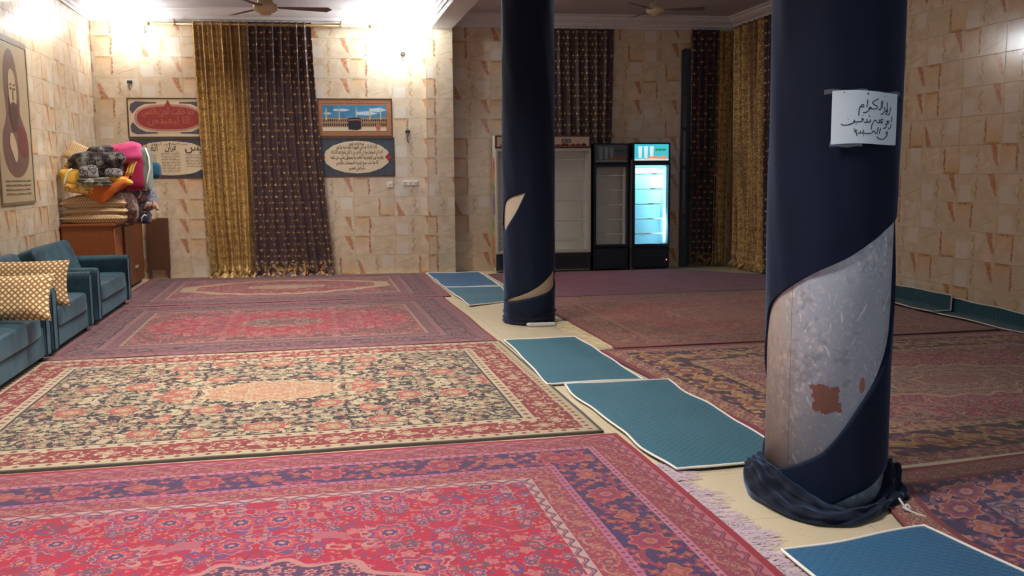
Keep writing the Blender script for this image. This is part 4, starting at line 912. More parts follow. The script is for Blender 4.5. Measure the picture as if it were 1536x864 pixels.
def sofa(y0, y1, label, seed, back=None, hs=.40):
    root = empty('sofa', (-2.55, (y0 + y1) / 2, 0), 0, label, 'sofa', None); ox, oy = -2.55, (y0 + y1) / 2
    sh = lambda mb: (setattr(mb, 'v', [(v[0] - ox, v[1] - oy, v[2]) for v in mb.v]), mb)[1]
    mb = MB(); mb.box(-2.98, XF - .02, y0 + .01, y1 - .01, .065, .30, .012); sh(mb).build('base', M['velvet'], root)
    sh(rbox(-2.80, XF, y0 + .13, y1 - .13, .22, hs + .012, .22, seed)).build('seat_cushion', M['velvet'], root, smooth=True)
    for ya, yb2 in ((y0, y0 + .135), (y1 - .135, y1)):
        a = MB(); W2 = (yb2 - ya) / 2; ym = (ya + yb2) / 2; prof = []
        for i in range(13): t = pi * i / 12; prof.append((ym + W2 * 1.0 * cos(t), .545 + .06 * sin(t)))
        prof = [(yb2, .065)] + prof + [(ya, .065)]
        nx_ = 12; vs = []
        for i in range(nx_ + 1):
            t = i / nx_; x = -2.98 + (XF + 2.98) * t; k = 1 - .03 * (t > .99); dz = -.02 * t * t + .008 * sin(t * 5 + seed)
            for (y, z) in prof: vs.append((x - (.0 if t < .99 else 0), ym + (y - ym) * k, z + (dz if z > .3 else 0)))
        n = len(prof); fs = [(i * n + k, (i + 1) * n + k, (i + 1) * n + (k + 1) % n, i * n + (k + 1) % n) for i in range(nx_) for k in range(n)] + [tuple(range(n)), tuple(nx_ * n + k for k in range(n))[::-1]]
        a.add(vs, fs); o = sh(a).build('armrest', M['velvet'], root, smooth=True); bv = o.modifiers.new('b', 'BEVEL'); bv.width = .012; bv.segments = 2; bv.limit_method = 'ANGLE'; bv.angle_limit = radians(50)
        o.data.polygons.foreach_set('use_smooth', [False] * len(o.data.polygons)); 
        p = MB(); p.tube([(XF + .002, ya + .004, .07), (XF + .002, ya + .004, .53)] + [(XF + .002, ym - W2 * .97 * cos(pi * i / 8), .53 + .055 * sin(pi * i / 8)) for i in range(9)] + [(XF + .002, yb2 - .004, .07)], .004, 6); sh(p).build('piping', M['velvet'], root, smooth=True)
    b0, b1_ = back or (y0 + .12, y1 - .12)
    bk = rbox(-.11, .11, b0, b1_, 0, .46, .25, seed + 3, .015); th = radians(20)
    bk.v = [(-2.68 + v[0] * cos(th) - v[2] * sin(th), v[1], hs - .06 + v[0] * sin(th) * 1 + v[2] * cos(th)) for v in bk.v]; sh(bk).build('backrest', M['velvet'], root, smooth=True)
    for x in (-2.92, XF - .07):
        for y in (y0 + .08, y1 - .08): f_ = MB(); f_.lathe([(.016, .018), (.022, .066)], 10, (x, y)); sh(f_).build('foot', M['foot'], root)
sofa(6.45, 8.19, 'teal velvet sofa nearest the camera, cut off by the left frame edge', 1)
sofa(8.28, 9.74, 'middle teal velvet sofa with a patterned cushion standing on it', 2)
sofa(9.95, 11.68, 'farthest teal velvet sofa, in front of the brown cabinet', 3)

def lattice_mat(p=.046, c0=(140, 106, 76), c1=(236, 208, 156), c2=(214, 176, 116)):
    mt, b = newmat('lattice_cushion', .75, .2); x, y = uvxy(); a = (x + y) / p; c = (x - y) / p
    ia = fl(a); ic = fl(c); d1 = ab(fr(a) - .5); d2 = ab(fr(c) - .5); m_ = mx(d1, d2); chk = fr((ia + ic) / 2.0) > .25
    col = mix(m_ < .33, lin(*c0), mix(chk, lin(*c1), lin(*c2))); col = mix(m_ < .14, col, lin(244, 226, 188))
    setc(b, col); bump(b, m_, -.3, .006); return mt
M['lattice'] = lattice_mat(); M['lattice_fine'] = lattice_mat(.030, (176, 142, 104), (222, 194, 150), (206, 174, 126))
def cushion(loc, rot, w_, h_, t, label, seed, grp='lattice patterned cushions', sag=0):
    o = pillow(w_, h_, t, 24, seed, sag).build('patterned_cushion', M['lattice' if seed < 5 else 'lattice_fine'], smooth=True); o.location = loc; o.rotation_euler = rot; return tag(o, label, 'cushion', grp)
cushion((-2.36, 7.66, .595), (radians(68), radians(0), radians(-3)), .82, .37, .15, 'gold lattice cushion leaning on the seat of the nearest sofa', 1)
cushion((-2.50, 8.66, .60), (radians(80), radians(1), radians(2)), .86, .40, .14, 'gold lattice cushion standing on the middle sofa, behind the nearest sofa', 2)

# ------------------------------------------------------------------ cabinets in the corner
def wood(name, rgb):
    mt, b = newmat(name, .42, .4); P = coord(); x, y, z = sep(P); n = noi(xyz(x * 2 + y * 2, z * .3), 9, 4, .6); c = lin(*rgb)
    setc(b, mix(n, tuple(v * .78 for v in c[:3]) + (1,), tuple(v * 1.18 for v in c[:3]) + (1,))); return mt
M['wood'] = wood('orange_brown_wood', (146, 82, 44)); M['wood2'] = wood('brown_wood', (128, 76, 44)); M['wood3'] = wood('dark_brown_wood', (96, 62, 44)); M['darkgap'] = plain('dark_recess', (44, 34, 32), .8)
c1 = empty('cabinet', (-2.70, 12.50, 0), 0, 'orange brown cabinet carrying the stacked cushions', 'cabinet')
mb = MB(); mb.box(-.29, .29, -.25, .25, .03, .90, .004); mb.build('body', M['wood'], c1)
mb = MB(); mb.box(-.30, .33, -.265, .26, .90, .93, .004); mb.build('top', M['wood'], c1)
mb = MB(); mb.box(.29, .31, -.24, .24, .06, .88, .003); mb.build('door', M['wood'], c1)
mb = MB(); mb.box(-.27, .27, -.22, .22, .0, .03); mb.build('plinth', M['darkgap'], c1)
c2 = empty('cabinet', (-2.66, 13.62, 0), 0, 'brown cabinet between the orange one and the back wall', 'cabinet')
mb = MB(); mb.box(-.30, .24, -.66, .66, .03, .87, .003); mb.build('body', M['wood2'], c2)
for y0_, y1_ in ((-.65, -.01), (.01, .65)):
    d = MB(); d.box(.24, .262, y0_, y1_, .05, .85, .003); d = d.build('door', M['wood2'], c2); k = MB(); k.box(.262, .285, (y1_ - .07 if y0_ < 0 else y0_ + .03), (y1_ - .03 if y0_ < 0 else y0_ + .07), .25, .29, .006); k.build('knob', plain('knob_steel', (200, 196, 190), .3), d)
mb = MB(); mb.box(-.32, .28, -.68, .68, .87, .90, .003); mb.build('top', M['wood2'], c2)
mb = MB(); mb.box(-.28, .22, -.62, .62, 0, .03); mb.build('plinth', M['darkgap'], c2)
c3 = MB(); c3.box(-.155, .155, -.022, .022, 0, .76, .004); o = c3.build('board', M['wood3']); 
c3 = empty('leaning_board', (-2.215, 14.43, .14), BW, 'dark brown board with legs standing against the back wall beside the cabinet', 'board'); o.parent = c3; o.name = 'panel'
for x in (-.13, .13): mb = MB(); mb.box(x - .018, x + .018, -.018, .018, -.13, .0); mb.build('leg', M['wood3'], c3)

# ------------------------------------------------------------------ bedding piled on the cabinet
def at(px, py, y=12.5):
    d = (right * (px - 768) - 0 * down); v = fwd * F_PX + right * (px - 768) + down * (py - 432); t = y / v.y; return (v.x * t, y, 1.5 + v.z * t)
def cmat(name, *cols, sc=8, rough=.85, stripes=None):
    mt, b = newmat(name, rough, .15); b.inputs['Sheen Weight'].default_value = .2; P = coord(); n = noi(P, sc, 3); L_ = [lin(*c) for c in cols]
    if len(L_) == 1: c = mix(n, tuple(v * .7 for v in L_[0][:3]) + (1,), tuple(min(1, v * 1.25) for v in L_[0][:3]) + (1,))
    else: c = ramp(n, [(0, L_[0])] + [(.40 + .22 * i / (len(L_) - 1), q) for i, q in enumerate(L_[1:], 0)])
    setc(b, c); bump(b, noi(P, 30, 3), .3, .01); return mt
def soft(name, loc, dims, mat, label, cat='blanket', rot=(0, 0, 0), e=(.5, .6), amp=.16, ridge=.0, rn=3, seed=0, group='bedding piled on the cabinet', fq=6):
    o = superbox(*dims, e[0], e[1], 48, 28, amp, fq, seed, ridge, rn).build(name, mat, smooth=True); o.location = loc; o.rotation_euler = rot; return tag(o, label, cat, group)
for i, (z, t, w_, dx, lb_) in enumerate(((.995, .17, .78, .0, 'bottom lattice cushion of the stack on the cabinet'), (1.088, .11, .74, .03, 'thin middle lattice cushion in the stack on the cabinet'), (1.195, .19, .77, .0, 'upper lattice cushion of the stack, under the orange blanket'))):
    o = cushion((-2.62 + dx, 12.50, z), (0, 0, radians(2 * i - 2)), w_, .46, t, lb_, 10 + i, 'bedding piled on the cabinet', .01 * i)
def P3(px0, px1, py0, py1, y):
    a = at(px0, py1, y); b = at(px1, py0, y); return ((a[0] + b[0]) / 2, y, a[2]), b[0] - a[0], b[2] - a[2]
def piece(name, px0, px1, py0, py1, y, dp, mat, label, **k):
    c, w_, h_ = P3(px0, px1, py0, py1, y); return soft(name, c, (w_, dp, h_), mat, label, **k)
og = cmat('orange_cloth', (196, 96, 40), (206, 108, 46), sc=4)
# orange cloth draping to a point over the cushions
mb = MB()
def drape(u, v):
    px = 96 + 94 * u; bot = 279 + (26 * (1 - abs(u - .60) / .60) if u < .6 else 26 * (1 - (u - .6) / .4)) + 2 * sin(u * 12); top_ = 272 + 3 * sin(u * 5)
    x, y, z = at(px, top_ + (bot - top_) * v, 12.27 - .02 * sin(v * 3) - .012 * sin(u * 14 + v * 2)); return (x, y, z)
mb.grid(drape, 40, 16); mb.grid(lambda u, v: (drape(u, 0)[0], 12.27 + .42 * v, drape(u, 0)[2] + .03 * sin(pi * v) + .012 * sin(u * 9)), 40, 10)
o = mb.build('orange_blanket', og, smooth=True); tag(o, 'orange blanket draped to a point over the stacked cushions', 'blanket', 'bedding piled on the cabinet'); o.modifiers.new('s', 'SOLIDIFY').thickness = .012
yl = cmat('yellow_cloth', (206, 158, 48), (222, 176, 66), sc=3); yf = cmat('yellow_floral', (214, 172, 70), (224, 190, 100), (190, 120, 40), (230, 200, 130), sc=16)
piece('floral_blanket', 96, 150, 275, 291, 12.36, .30, yf, 'yellow floral blanket fold at the left of the orange blanket', rot=(0, radians(6), 0))
piece('folded_sheet', 116, 171, 266, 280, 12.34, .32, cmat('grey_sheet', (120, 118, 100), (176, 174, 152), (96, 96, 84), sc=10), 'grey white folded sheet between the yellow and orange blankets', cat='sheet', ridge=.12, rn=3)
piece('yellow_blanket', 95, 128, 252, 280, 12.42, .36, yl, 'folded yellow blanket at the left of the pile with white edge', ridge=.05, rn=2, e=(.4, .45))
mb = MB(); mb.tube([at(96, 281, 12.23), at(97, 270, 12.235), at(101, 258, 12.25), at(108, 253, 12.26)], .010, 8); mb.v = [tuple(v) for v in mb.v]; tag(mb.build('white_hem', M['binding'], smooth=True), 'white hem along the edge of the folded yellow blanket', 'hem', 'bedding piled on the cabinet')
rr = superbox(.27, .10, .09, .3, .9, 40, 16, .08, 8, 3); rr.v = [(v[0], v[1], v[2]) for v in rr.v]; o = rr.build('rolled_blanket', yl, smooth=True); o.location = at(181, 272, 12.30); o.location.z -= .035; o.rotation_euler = (0, radians(14), radians(-4)); tag(o, 'rolled yellow blanket end sticking out to the right of the pile', 'blanket', 'bedding piled on the cabinet')
piece('patterned_cushion_small', 99, 122, 242, 257, 12.50, .3, M['lattice'], 'small lattice cushion corner above the folded yellow blanket', cat='cushion', amp=.05)
dk = cmat('dark_floral', (34, 28, 30), (52, 42, 42), (38, 32, 34), (96, 92, 88), (44, 36, 38), (120, 116, 108), sc=9)
piece('dark_blanket', 112, 190, 226, 266, 12.44, .38, dk, 'bulky black and white floral blanket in the middle of the pile', amp=.30, ridge=.06, rn=4, seed=4)
piece('dark_bundle', 132, 176, 218, 242, 12.50, .30, dk, 'dark floral bundle on top of the black and white blanket', amp=.35, seed=6)
gy = cmat('grey_floral', (92, 88, 92), (136, 132, 134), (64, 60, 64), (156, 152, 148), sc=16); piece('grey_blanket', 119, 148, 248, 268, 12.28, .16, gy, 'pale grey floral fold over the front of the dark blanket', amp=.2, seed=8)
gl = piece('grey_blanket', 158, 182, 252, 266, 12.30, .14, gy, 'grey fold beside the yellow roll', amp=.2, seed=9)
cushion(at(120, 231, 12.55), (radians(62), radians(24), radians(-8)), .36, .26, .11, 'lattice cushion tipped on the top left of the pile', 21, 'bedding piled on the cabinet')
pk = cmat('pink_cloth', (176, 52, 98), (196, 72, 116), sc=4); cr = cmat('crimson_cloth', (132, 24, 54), (152, 36, 68), sc=4)
piece('pink_blanket', 164, 217, 214, 247, 12.55, .34, pk, 'bright pink blanket folded over the top right of the pile', rot=(0, radians(-12), 0), amp=.14, ridge=.05, rn=2, seed=5)
piece('crimson_blanket', 176, 219, 228, 286, 12.62, .34, cr, 'crimson blanket hanging below the pink one', amp=.10, ridge=.04, rn=2, seed=7, e=(.45, .35))
mb = MB()
for k, (dx, m_) in enumerate(((0, None),)):
    for s_ in range(3):
        pts = [at(188 + s_ * 4.2 + 9.5 * t - 0, 264 - 28 * t, 12.44 + .01 * t) for t in (0, .25, .5, .75, 1)]; mb.tube([pts[0]] + [(p[0] + .012 * sin(3 * i), p[1] - .0, p[2]) for i, p in enumerate(pts)][1:], .017 if s_ == 1 else .011, 8)
tag(mb.build('yellow_trim', cmat('trim_yellow', (222, 160, 50), (236, 190, 90), sc=6), smooth=True), 'yellow trim band running down the crimson blanket', 'trim', 'bedding piled on the cabinet')
gn = cmat('sage_cloth', (92, 106, 90), (110, 122, 104), sc=4); piece('sage_blanket', 214, 225, 222, 286, 12.68, .40, gn, 'sage green blanket edge with white piping at the right of the pile', amp=.06, e=(.4, .3), seed=2)
mb = MB(); mb.tube([at(218, 222, 12.50), at(223, 236, 12.48), at(224.5, 252, 12.47), at(221, 268, 12.47), at(219, 286, 12.47)], .010, 8); tag(mb.build('white_piping', M['binding'], smooth=True), 'white piping down the edge of the sage green blanket', 'piping', 'bedding piled on the cabinet')
piece('blue_pillow', 220, 241, 243, 268, 12.95, .24, cmat('petrol_cloth', (28, 78, 98), sc=3), 'petrol blue pillow sticking out behind the sage blanket', cat='pillow', amp=.08, e=(.7, .7))
mv = cmat('mauve_floral', (100, 78, 72), (124, 98, 90), (88, 68, 66), (150, 124, 108), sc=10)
piece('mauve_blanket', 172, 206, 274, 334, 12.66, .42, mv, 'mauve brown floral bundle behind the right ends of the cushions', amp=.28, ridge=.05, rn=4, seed=3)
piece('mauve_bundle', 188, 214, 300, 336, 12.78, .34, mv, 'small mauve bundle low on the right of the pile', amp=.3, seed=13)
piece('grey_blue_blanket', 200, 233, 280, 316, 12.85, .38, cmat('grey_blue_cloth', (100, 104, 122), (140, 144, 160), (90, 92, 108), (206, 150, 120), sc=9), 'grey blue blanket bundle with white and orange trim at the right', amp=.28, ridge=.08, rn=3, seed=11)
mb = MB(); mb.tube([at(200, 278, 12.62), at(204, 285, 12.60), at(209, 281, 12.62), at(212, 290, 12.60), at(207, 297, 12.6)], .011, 8); mb.tube([at(216, 313, 12.62), at(222, 303, 12.6), at(226, 306, 12.61)], .009, 8); tag(mb.build('white_cord', M['binding'], smooth=True), 'tangled white trim over the grey blue bundle', 'trim', 'bedding piled on the cabinet')
mb = MB(); mb.tube([(Vector(at(229.5, 316, 12.75)) + Vector((.055 * cos(t) , 0, .105 * sin(t)))) for t in [2 * pi * i / 20 for i in range(21)]], .020, 10); tag(mb.build('tan_ring', cmat('tan_cloth', (204, 172, 122), sc=5), smooth=True), 'tan padded ring at the lower right of the pile', 'ring', 'bedding piled on the cabinet')
piece('black_bag', 208, 226, 318, 336, 12.72, .26, cmat('black_cloth_bag', (24, 24, 34), (40, 40, 54), sc=5), 'small black bag with white strap at the foot of the pile', cat='bag', amp=.2)
mb = MB(); mb.tube([at(212, 333, 12.55), at(213, 326, 12.55), at(217, 322, 12.55), at(220, 324, 12.56)], .008, 8); tag(mb.build('bag_strap', M['binding'], smooth=True), 'white strap curling over the small black bag', 'strap', 'bedding piled on the cabinet')

def attach(o, par):
    bpy.context.view_layer.update(); o.parent = par; o.matrix_parent_inverse = par.matrix_world.inverted()
    for k in ('label', 'category', 'group'):
        if k in o: del o[k]
for a_, b__ in (('white_hem', 'yellow_blanket'), ('yellow_trim', 'crimson_blanket'), ('white_piping', 'sage_blanket'), ('white_cord', 'grey_blue_blanket'), ('bag_strap', 'black_bag')): attach(bpy.data.objects[a_], bpy.data.objects[b__])
bpy.data.objects['white_cord'].name = 'tangled_trim'

# ------------------------------------------------------------------ portrait poster on the left wall
po_ = empty('portrait_poster', (XL + .012, 10.72, 1.22), radians(90), 'tall faded portrait poster of a bearded man in a dark head cover', 'poster')
PW, PH = 1.16, 1.72
mb = MB(); mb.box(-PW / 2, PW / 2, -.008, 0, 0, PH); mb.build('sheet', plain('poster_paper', (186, 166, 132), .35, .06), po_)
M['sepia'] = plain('poster_sepia', (122, 92, 80), .4, .12, sc=9); M['sepia2'] = plain('poster_umber', (92, 70, 62), .4, .1); M['skin'] = plain('poster_skin', (202, 178, 140), .4, .08); M['maroonp'] = plain('poster_maroon', (122, 66, 62), .4, .1); M['edgep'] = plain('poster_border', (128, 116, 88), .4)
mb = MB()
for a in ((-PW / 2 + .0, PW / 2, 0, .03), (-PW / 2, PW / 2, PH - .06, PH), (-PW / 2, -PW / 2 + .03, .03, PH - .06), (PW / 2 - .03, PW / 2, .03, PH - .06)): mb.box(a[0], a[1], -.014, -.008, a[2], a[3])
mb.build('border', M['edgep'], po_)
# outline of the figure, in poster coordinates (x right, z up)
def pp(name, pts, lay, mat): return plate(name, [(x, z) for x, z in curve_pts(pts + [pts[0]], 4)[:-1]], -.008 - lay * .0015, .0012, mat, po_)
X = lambda x: x * PW / 2
pp('shroud', [(-.06, 1.60), (.06, 1.58), (.16, 1.46), (.22, 1.28), (.24, 1.10), (.22, .96), (.30, .86), (.42, .74), (.46, .58), (.40, .42), (.24, .32), (.04, .28), (-.16, .30), (-.34, .40), (-.42, .56), (-.40, .72), (-.28, .86), (-.24, .96), (-.27, 1.14), (-.26, 1.34), (-.18, 1.52)], 0, M['sepia'])
pp('face', [(-.02, 1.40), (.08, 1.36), (.13, 1.22), (.12, 1.04), (.04, .92), (-.06, .94), (-.12, 1.06), (-.12, 1.24), (-.09, 1.36)], 1, M['skin'])
pp('beard', [(-.13, 1.12), (-.09, 1.03), (-.04, 1.055), (.01, 1.06), (.07, 1.055), (.11, 1.04), (.14, 1.12), (.16, .96), (.12, .84), (.04, .76), (-.05, .78), (-.12, .88), (-.15, 1.0)], 2, M['sepia2'])
pp('lips', [(-.03, 1.010), (.015, 1.018), (.06, 1.008), (.015, .992)], 3, M['maroonp'])
for x in (-.055, .065):
    pp('eyebrow', [(x - .045, 1.225), (x, 1.250), (x + .045, 1.235), (x, 1.232)], 3, M['sepia2']); pp('eye', [(x - .032, 1.195), (x, 1.210), (x + .032, 1.195), (x, 1.182)], 3, M['sepia2'])
pp('nose', [(0, 1.20), (.016, 1.20), (.034, 1.09), (.0, 1.078), (-.016, 1.09)], 3, M['edgep'])
pp('robe_fold', [(.10, .84), (.30, .80), (.40, .66), (.34, .50), (.12, .56)], 1, M['maroonp'])
pp('collar', [(-.16, .74), (-.06, .72), (.03, .60), (.03, .48), (-.04, .44), (-.12, .52), (-.20, .62)], 2, M['skin'])
mb = MB(); rnd = random.Random(5)
for j in range(4):
    x = -.42
    while x < .42:
        w_ = .015 + rnd.random() * .05; mb.box(x, x + w_, -.0105, -.008, .10 + j * .045, .10 + j * .045 + .012 + .012 * rnd.random()); x += w_ + .012
tag(mb.build('small_print', M['edgep'], po_), kind='stuff')

# ------------------------------------------------------------------ glass door fridges
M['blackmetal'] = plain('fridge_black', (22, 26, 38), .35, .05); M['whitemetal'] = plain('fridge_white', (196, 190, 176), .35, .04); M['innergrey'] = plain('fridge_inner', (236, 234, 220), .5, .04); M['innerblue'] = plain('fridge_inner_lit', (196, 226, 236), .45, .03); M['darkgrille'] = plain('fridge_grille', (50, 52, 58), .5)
gl_, b = newmat('fridge_glass', .03, .5); b.inputs['Alpha'].default_value = .06; b.inputs['Base Color'].default_value = (.8, .84, .84, 1); M['glass'] = gl_
M['wire'] = plain('shelf_wire', (238, 238, 228), .35); M['seal'] = plain('door_seal', (30, 32, 40), .6)
def fridge(x0, x1, zt, label, frame, inner, doors, header, base, zd0, zd1, lit=False, depth=.39, hz=.17):
    W_ = x1 - x0; root = empty('glass_door_fridge', (*on_rback((x0 + x1) / 2, .078 + depth), 0), BW, label, 'fridge'); a, b_ = -W_ / 2, W_ / 2; D_ = depth; t = .035
    mb = MB(); mb.box(a, a + t, .05, D_, .02, zt); mb.box(b_ - t, b_, .05, D_, .02, zt); mb.box(a + t, b_ - t, .05, D_, zt - .04, zt); mb.box(a + t, b_ - t, .05, D_, .02, zd0 - .02); mb.box(a + t, b_ - t, .05, D_, zd1 + .02, zd1 + .05); mb.build('cabinet_shell', frame, root)
    mb = MB(); mb.box(a + t, b_ - t, D_ - .03, D_ - .005, zd0 - .02, zd1 + .02); mb.box(a + t, a + t + .008, .06, D_ - .03, zd0, zd1); mb.box(b_ - t - .008, b_ - t, .06, D_ - .03, zd0, zd1); mb.box(a + t, b_ - t, .06, D_ - .03, zd0 - .02, zd0 - .005); mb.build('liner', inner, root)
    mb = MB(); mb.box(a, b_, .0, .05, .04, zd0 - .045, .006); lp = mb.build('lower_panel', base, root); g = MB()
    for i in range(9): z = .08 + i * (zd0 - .18) / 8; g.box(a + .06, b_ - .06, -.004, .001, z, z + .008)
    tag(g.build('grille', M['darkgrille'] if base != M['darkgrille'] else M['seal'], lp), kind='stuff')
    mb = MB(); mb.box(a, b_, .0, .05, zd1 + .04, zt, .004); hd = mb.build('header_box', frame if not header.get('box') else header['box'], root)
    header['art'](hd, a + .03, b_ - .03, zd1 + .065, zt - .025)
    dw = W_ / doors
    for k in range(doors):
        da, db = a + k * dw + .003, a + (k + 1) * dw - .003; fw = .034; mb = MB()
        mb.box(da, da + fw, -.03, .02, zd0 - .03, zd1 + .03, .004); mb.box(db - fw, db, -.03, .02, zd0 - .03, zd1 + .03, .004); mb.box(da + fw, db - fw, -.03, .02, zd0 - .03, zd0 + .01, .004); mb.box(da + fw, db - fw, -.03, .02, zd1 - .01, zd1 + .03, .004)
        dr = mb.build('door', frame, root); mb = MB(); mb.box(da + fw, db - fw, -.006, .0, zd0 + .01, zd1 - .01); mb.build('glass_pane', M['glass'], dr)
        mb = MB(); hx = db - .018 if k == 0 and doors > 1 else da + .018; mb.tube([(hx, -.03, 1.05), (hx, -.055, 1.07), (hx, -.055, 1.33), (hx, -.03, 1.35)], .007, 8); mb.build('handle', M['wire'] if frame != M['blackmetal'] else M['seal'], dr)
    n = 5
    for i in range(n):
        z = zd0 + .16 + i * (zd1 - zd0 - .30) / (n - 1); mb = MB(); mb.tube([(a + .05, .075, z), (b_ - .05, .075, z)], .009, 6); mb.tube([(a + .05, D_ - .06, z), (b_ - .05, D_ - .06, z)], .005, 6)
        nn = int(W_ / .06)
        for j in range(nn): x = a + .05 + (W_ - .1) * j / (nn - 1); mb.box(x - .0015, x + .0015, .075, D_ - .06, z + .002, z + .005)
        mb.box((a + b_) / 2 - .06 + .02 * i, (a + b_) / 2 + .03 + .02 * i, .062, .068, z - .012, z + .014); mb.build('shelf', M['wire'], root)
    for x in (b_ - t - .03, a + t + .012):
        mb = MB(); mb.box(x, x + .016, .08, .10, zd0 + .02, zd1 - .02)
        for j in range(24): mb.box(x - .003, x + .019, .074, .08, zd0 + .05 + j * (zd1 - zd0 - .1) / 24, zd0 + .065 + j * (zd1 - zd0 - .1) / 24)
        mb.build('shelf_rail', inner, root)
    if lit:
        mb = MB(); mb.box(b_ - t - .05, b_ - t - .02, .045, .065, zd0 + .03, zd1 - .03); mb.build('light_tube', glow('fridge_tube', (150, 228, 255), 2.5), root)
        mb = MB(); mb.box(a + .08, b_ - .08, .10, .26, zd1 - .03, zd1 - .01); mb.build('top_light', glow('fridge_top_light', (140, 222, 250), 2), root)
        l = bpy.data.lights.new('fridge_light', 'AREA'); l.shape = 'RECTANGLE'; l.size = W_ * .7; l.size_y = .3; l.energy = 5; l.color = (.40, .84, 1); lo = bpy.data.objects.new('fridge_light', l); COL.objects.link(lo); lo.parent = root; lo.location = (0, .24, zd1 - .05)
        l = bpy.data.lights.new('fridge_light', 'AREA'); l.shape = 'RECTANGLE'; l.size = .05; l.size_y = 1.1; l.energy = 3.5; l.color = (.42, .86, 1); lo = bpy.data.objects.new('fridge_light', l); COL.objects.link(lo); lo.parent = root; lo.location = (b_ - .09, .07, (zd0 + zd1) / 2); lo.rotation_euler = (radians(70), 0, 0)
        mb = MB(); mb.box(b_ - .05, b_ - .035, -.004, .0, .15, .165); mb.build('indicator', glow('red_dot', (255, 90, 90), 4), root)
    for x in (a + .05, b_ - .05):
        for y in (.08, D_ - .06): mb = MB(); mb.lathe([(.02, 0.013), (.02, .022)], 10, (x, y)); mb.build('foot', M['seal'], root)
    return root
def art_beige(par, a, b_, z0, z1):
    mb = MB(); mb.box(a, b_, -.006, .0, z0, z1); pn = mb.build('sign_panel', plain('sign_beige', (206, 186, 158), .4, .05), par); g = [plain('fruit_brown', (124, 66, 46), .5), plain('fruit_orange', (186, 108, 66), .5)]
    r3 = random.Random(2)
    for m_ in g:
        f_ = MB()
        for i in range(26): x = a + .02 + (b_ - a - .04) * r3.random(); rr_ = .012 + .02 * r3.random(); f_.add([(x + rr_ * 1.3 * cos(t), -.0075, z0 + .012 + max(-.01, rr_ * sin(t))) for t in [2 * pi * k / 12 for k in range(12)]], [tuple(range(12))])
        tag(f_.build('fruit_print', m_, pn), kind='stuff')
    for cx in ((a + b_) / 2 - (b_ - a) * .25, (a + b_) / 2 + (b_ - a) * .25):
        plate('logo_badge', oval(cx, (z0 + z1) / 2 + .012, .075, .034, 24, e=.6), -.007, .003, plain('badge_dark', (76, 66, 66), .4), pn); plate('logo_badge', oval(cx, (z0 + z1) / 2 + .012, .058, .022, 24, e=.6), -.010, .002, plain('badge_pale', (170, 160, 156), .4), pn); plate('logo_badge', oval(cx, (z0 + z1) / 2 + .012, .045, .010, 16, e=.8), -.012, .001, plain('badge_dark', (76, 66, 66), .4), pn)
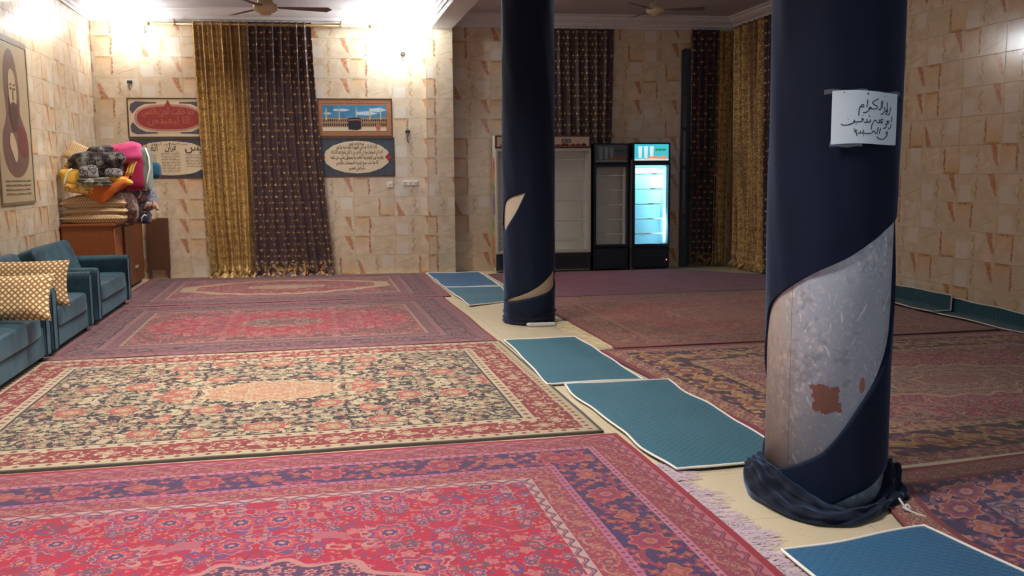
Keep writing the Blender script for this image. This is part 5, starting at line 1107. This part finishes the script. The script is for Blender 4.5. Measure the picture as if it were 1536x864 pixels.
def art_fruit(lit):
    def f(par, a, b_, z0, z1):
        k = 2.6 if lit else 0
        mm = (lambda n_, c, s_: glow(n_ + '_lit', c, s_)) if lit else (lambda n_, c, s_: plain(n_, tuple(int(q * .62) for q in c), .3))
        mb = MB(); mb.box(a, b_, -.006, .0, z0, z1); pn = mb.build('sign_panel', mm('sign_cyan', (70, 196, 214) if lit else (150, 150, 160), .9), par); W_, H_ = b_ - a, z1 - z0
        r3 = random.Random(4)
        for i in range(3): x = a + W_ * (.12 + .17 * i); plate('glass_print', [(x, z0 + .04), (x + .045, z0 + .04), (x + .055, z1 - .03), (x - .01, z1 - .03)], -.0065, .001, mm('glass_white', (214, 240, 246), .9), pn)
        for i in range(4): x = a + W_ * (.45 + .14 * i); plate('fruit_print', oval(x, z0 + .035 + .01 * (i % 2), .040, .030, 14), -.0075 - i * .0003, .001, mm('fruit_peach', (232, 150, 120), .85), pn)
        for i in range(3): x = a + W_ * (.66 + .1 * i); plate('leaf_print', oval(x, z0 + H_ * .66, .036, .018, 12, 3, .2), -.0085 - i * .0003, .001, mm('leaf_green', (40, 150, 100), .8), pn)
        plate('water_print', [(a, z0), (b_, z0), (b_, z0 + .02), ((a + b_) / 2, z0 + .032), (a, z0 + .022)], -.0092, .001, mm('pale_strip', (220, 230, 220), .85), pn)
    return f
fr1 = fridge(2.74, 4.20, 2.07, 'large double door display fridge with beige sign and pale frames', M['whitemetal'], M['innergrey'], 2, dict(art=art_beige, box=plain('header_brown', (96, 60, 50), .5)), M['darkgrille'], .33, 1.84)
fridge(4.24, 4.79, 1.945, 'narrow black display fridge with unlit grey interior', M['blackmetal'], M['innergrey'], 1, dict(art=art_fruit(False)), M['blackmetal'], .40, 1.60)
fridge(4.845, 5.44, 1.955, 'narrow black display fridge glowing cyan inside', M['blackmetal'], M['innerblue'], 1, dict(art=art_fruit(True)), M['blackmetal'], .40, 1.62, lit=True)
# fruit decal on the left side of the large fridge
W1 = 1.46
for (y, z, a, b_, c) in ((.21, 1.62, .12, .14, (176, 70, 76)), (.22, 1.45, .10, .10, (190, 110, 90)), (.22, 1.30, .12, .08, (96, 128, 74)), (.21, 1.05, .13, .20, (96, 88, 128)), (.24, .72, .10, .12, (110, 134, 74)), (.22, .40, .14, .20, (196, 110, 62)), (.22, .16, .14, .10, (160, 74, 48))):
    pts = oval(y, z, a, b_, 20, 5, .10); n = len(pts); mb = MB(); x_ = -W1 / 2 - .002 - .0004 * z; mb.add([(x_, p[0], p[1]) for p in pts] + [(x_ + .0015, p[0], p[1]) for p in pts], [tuple(range(n))[::-1]] + [(i, (i + 1) % n, n + (i + 1) % n, n + i) for i in range(n)])
    mb.build('fruit_decal', plain('decal_%d_%d' % (c[0], c[1]), c, .4), fr1)
mb = MB(); mb.box(-W1 / 2 - .0012, -W1 / 2 - .0002, .055, .385, .06, 1.75); mb.build('side_sheet', plain('decal_ground', (206, 190, 150), .4), fr1)
# seam strip between the two black fridges
mb = MB(); mb.box(4.797, 4.838, 13.70, 13.75, .013, 1.70, .002); tag(mb.build('filler_strip', plain('strip_grey', (150, 140, 128), .5)), 'thin pale strip standing between the two narrow black fridges', 'strip')
print('objects', len(bpy.data.objects))
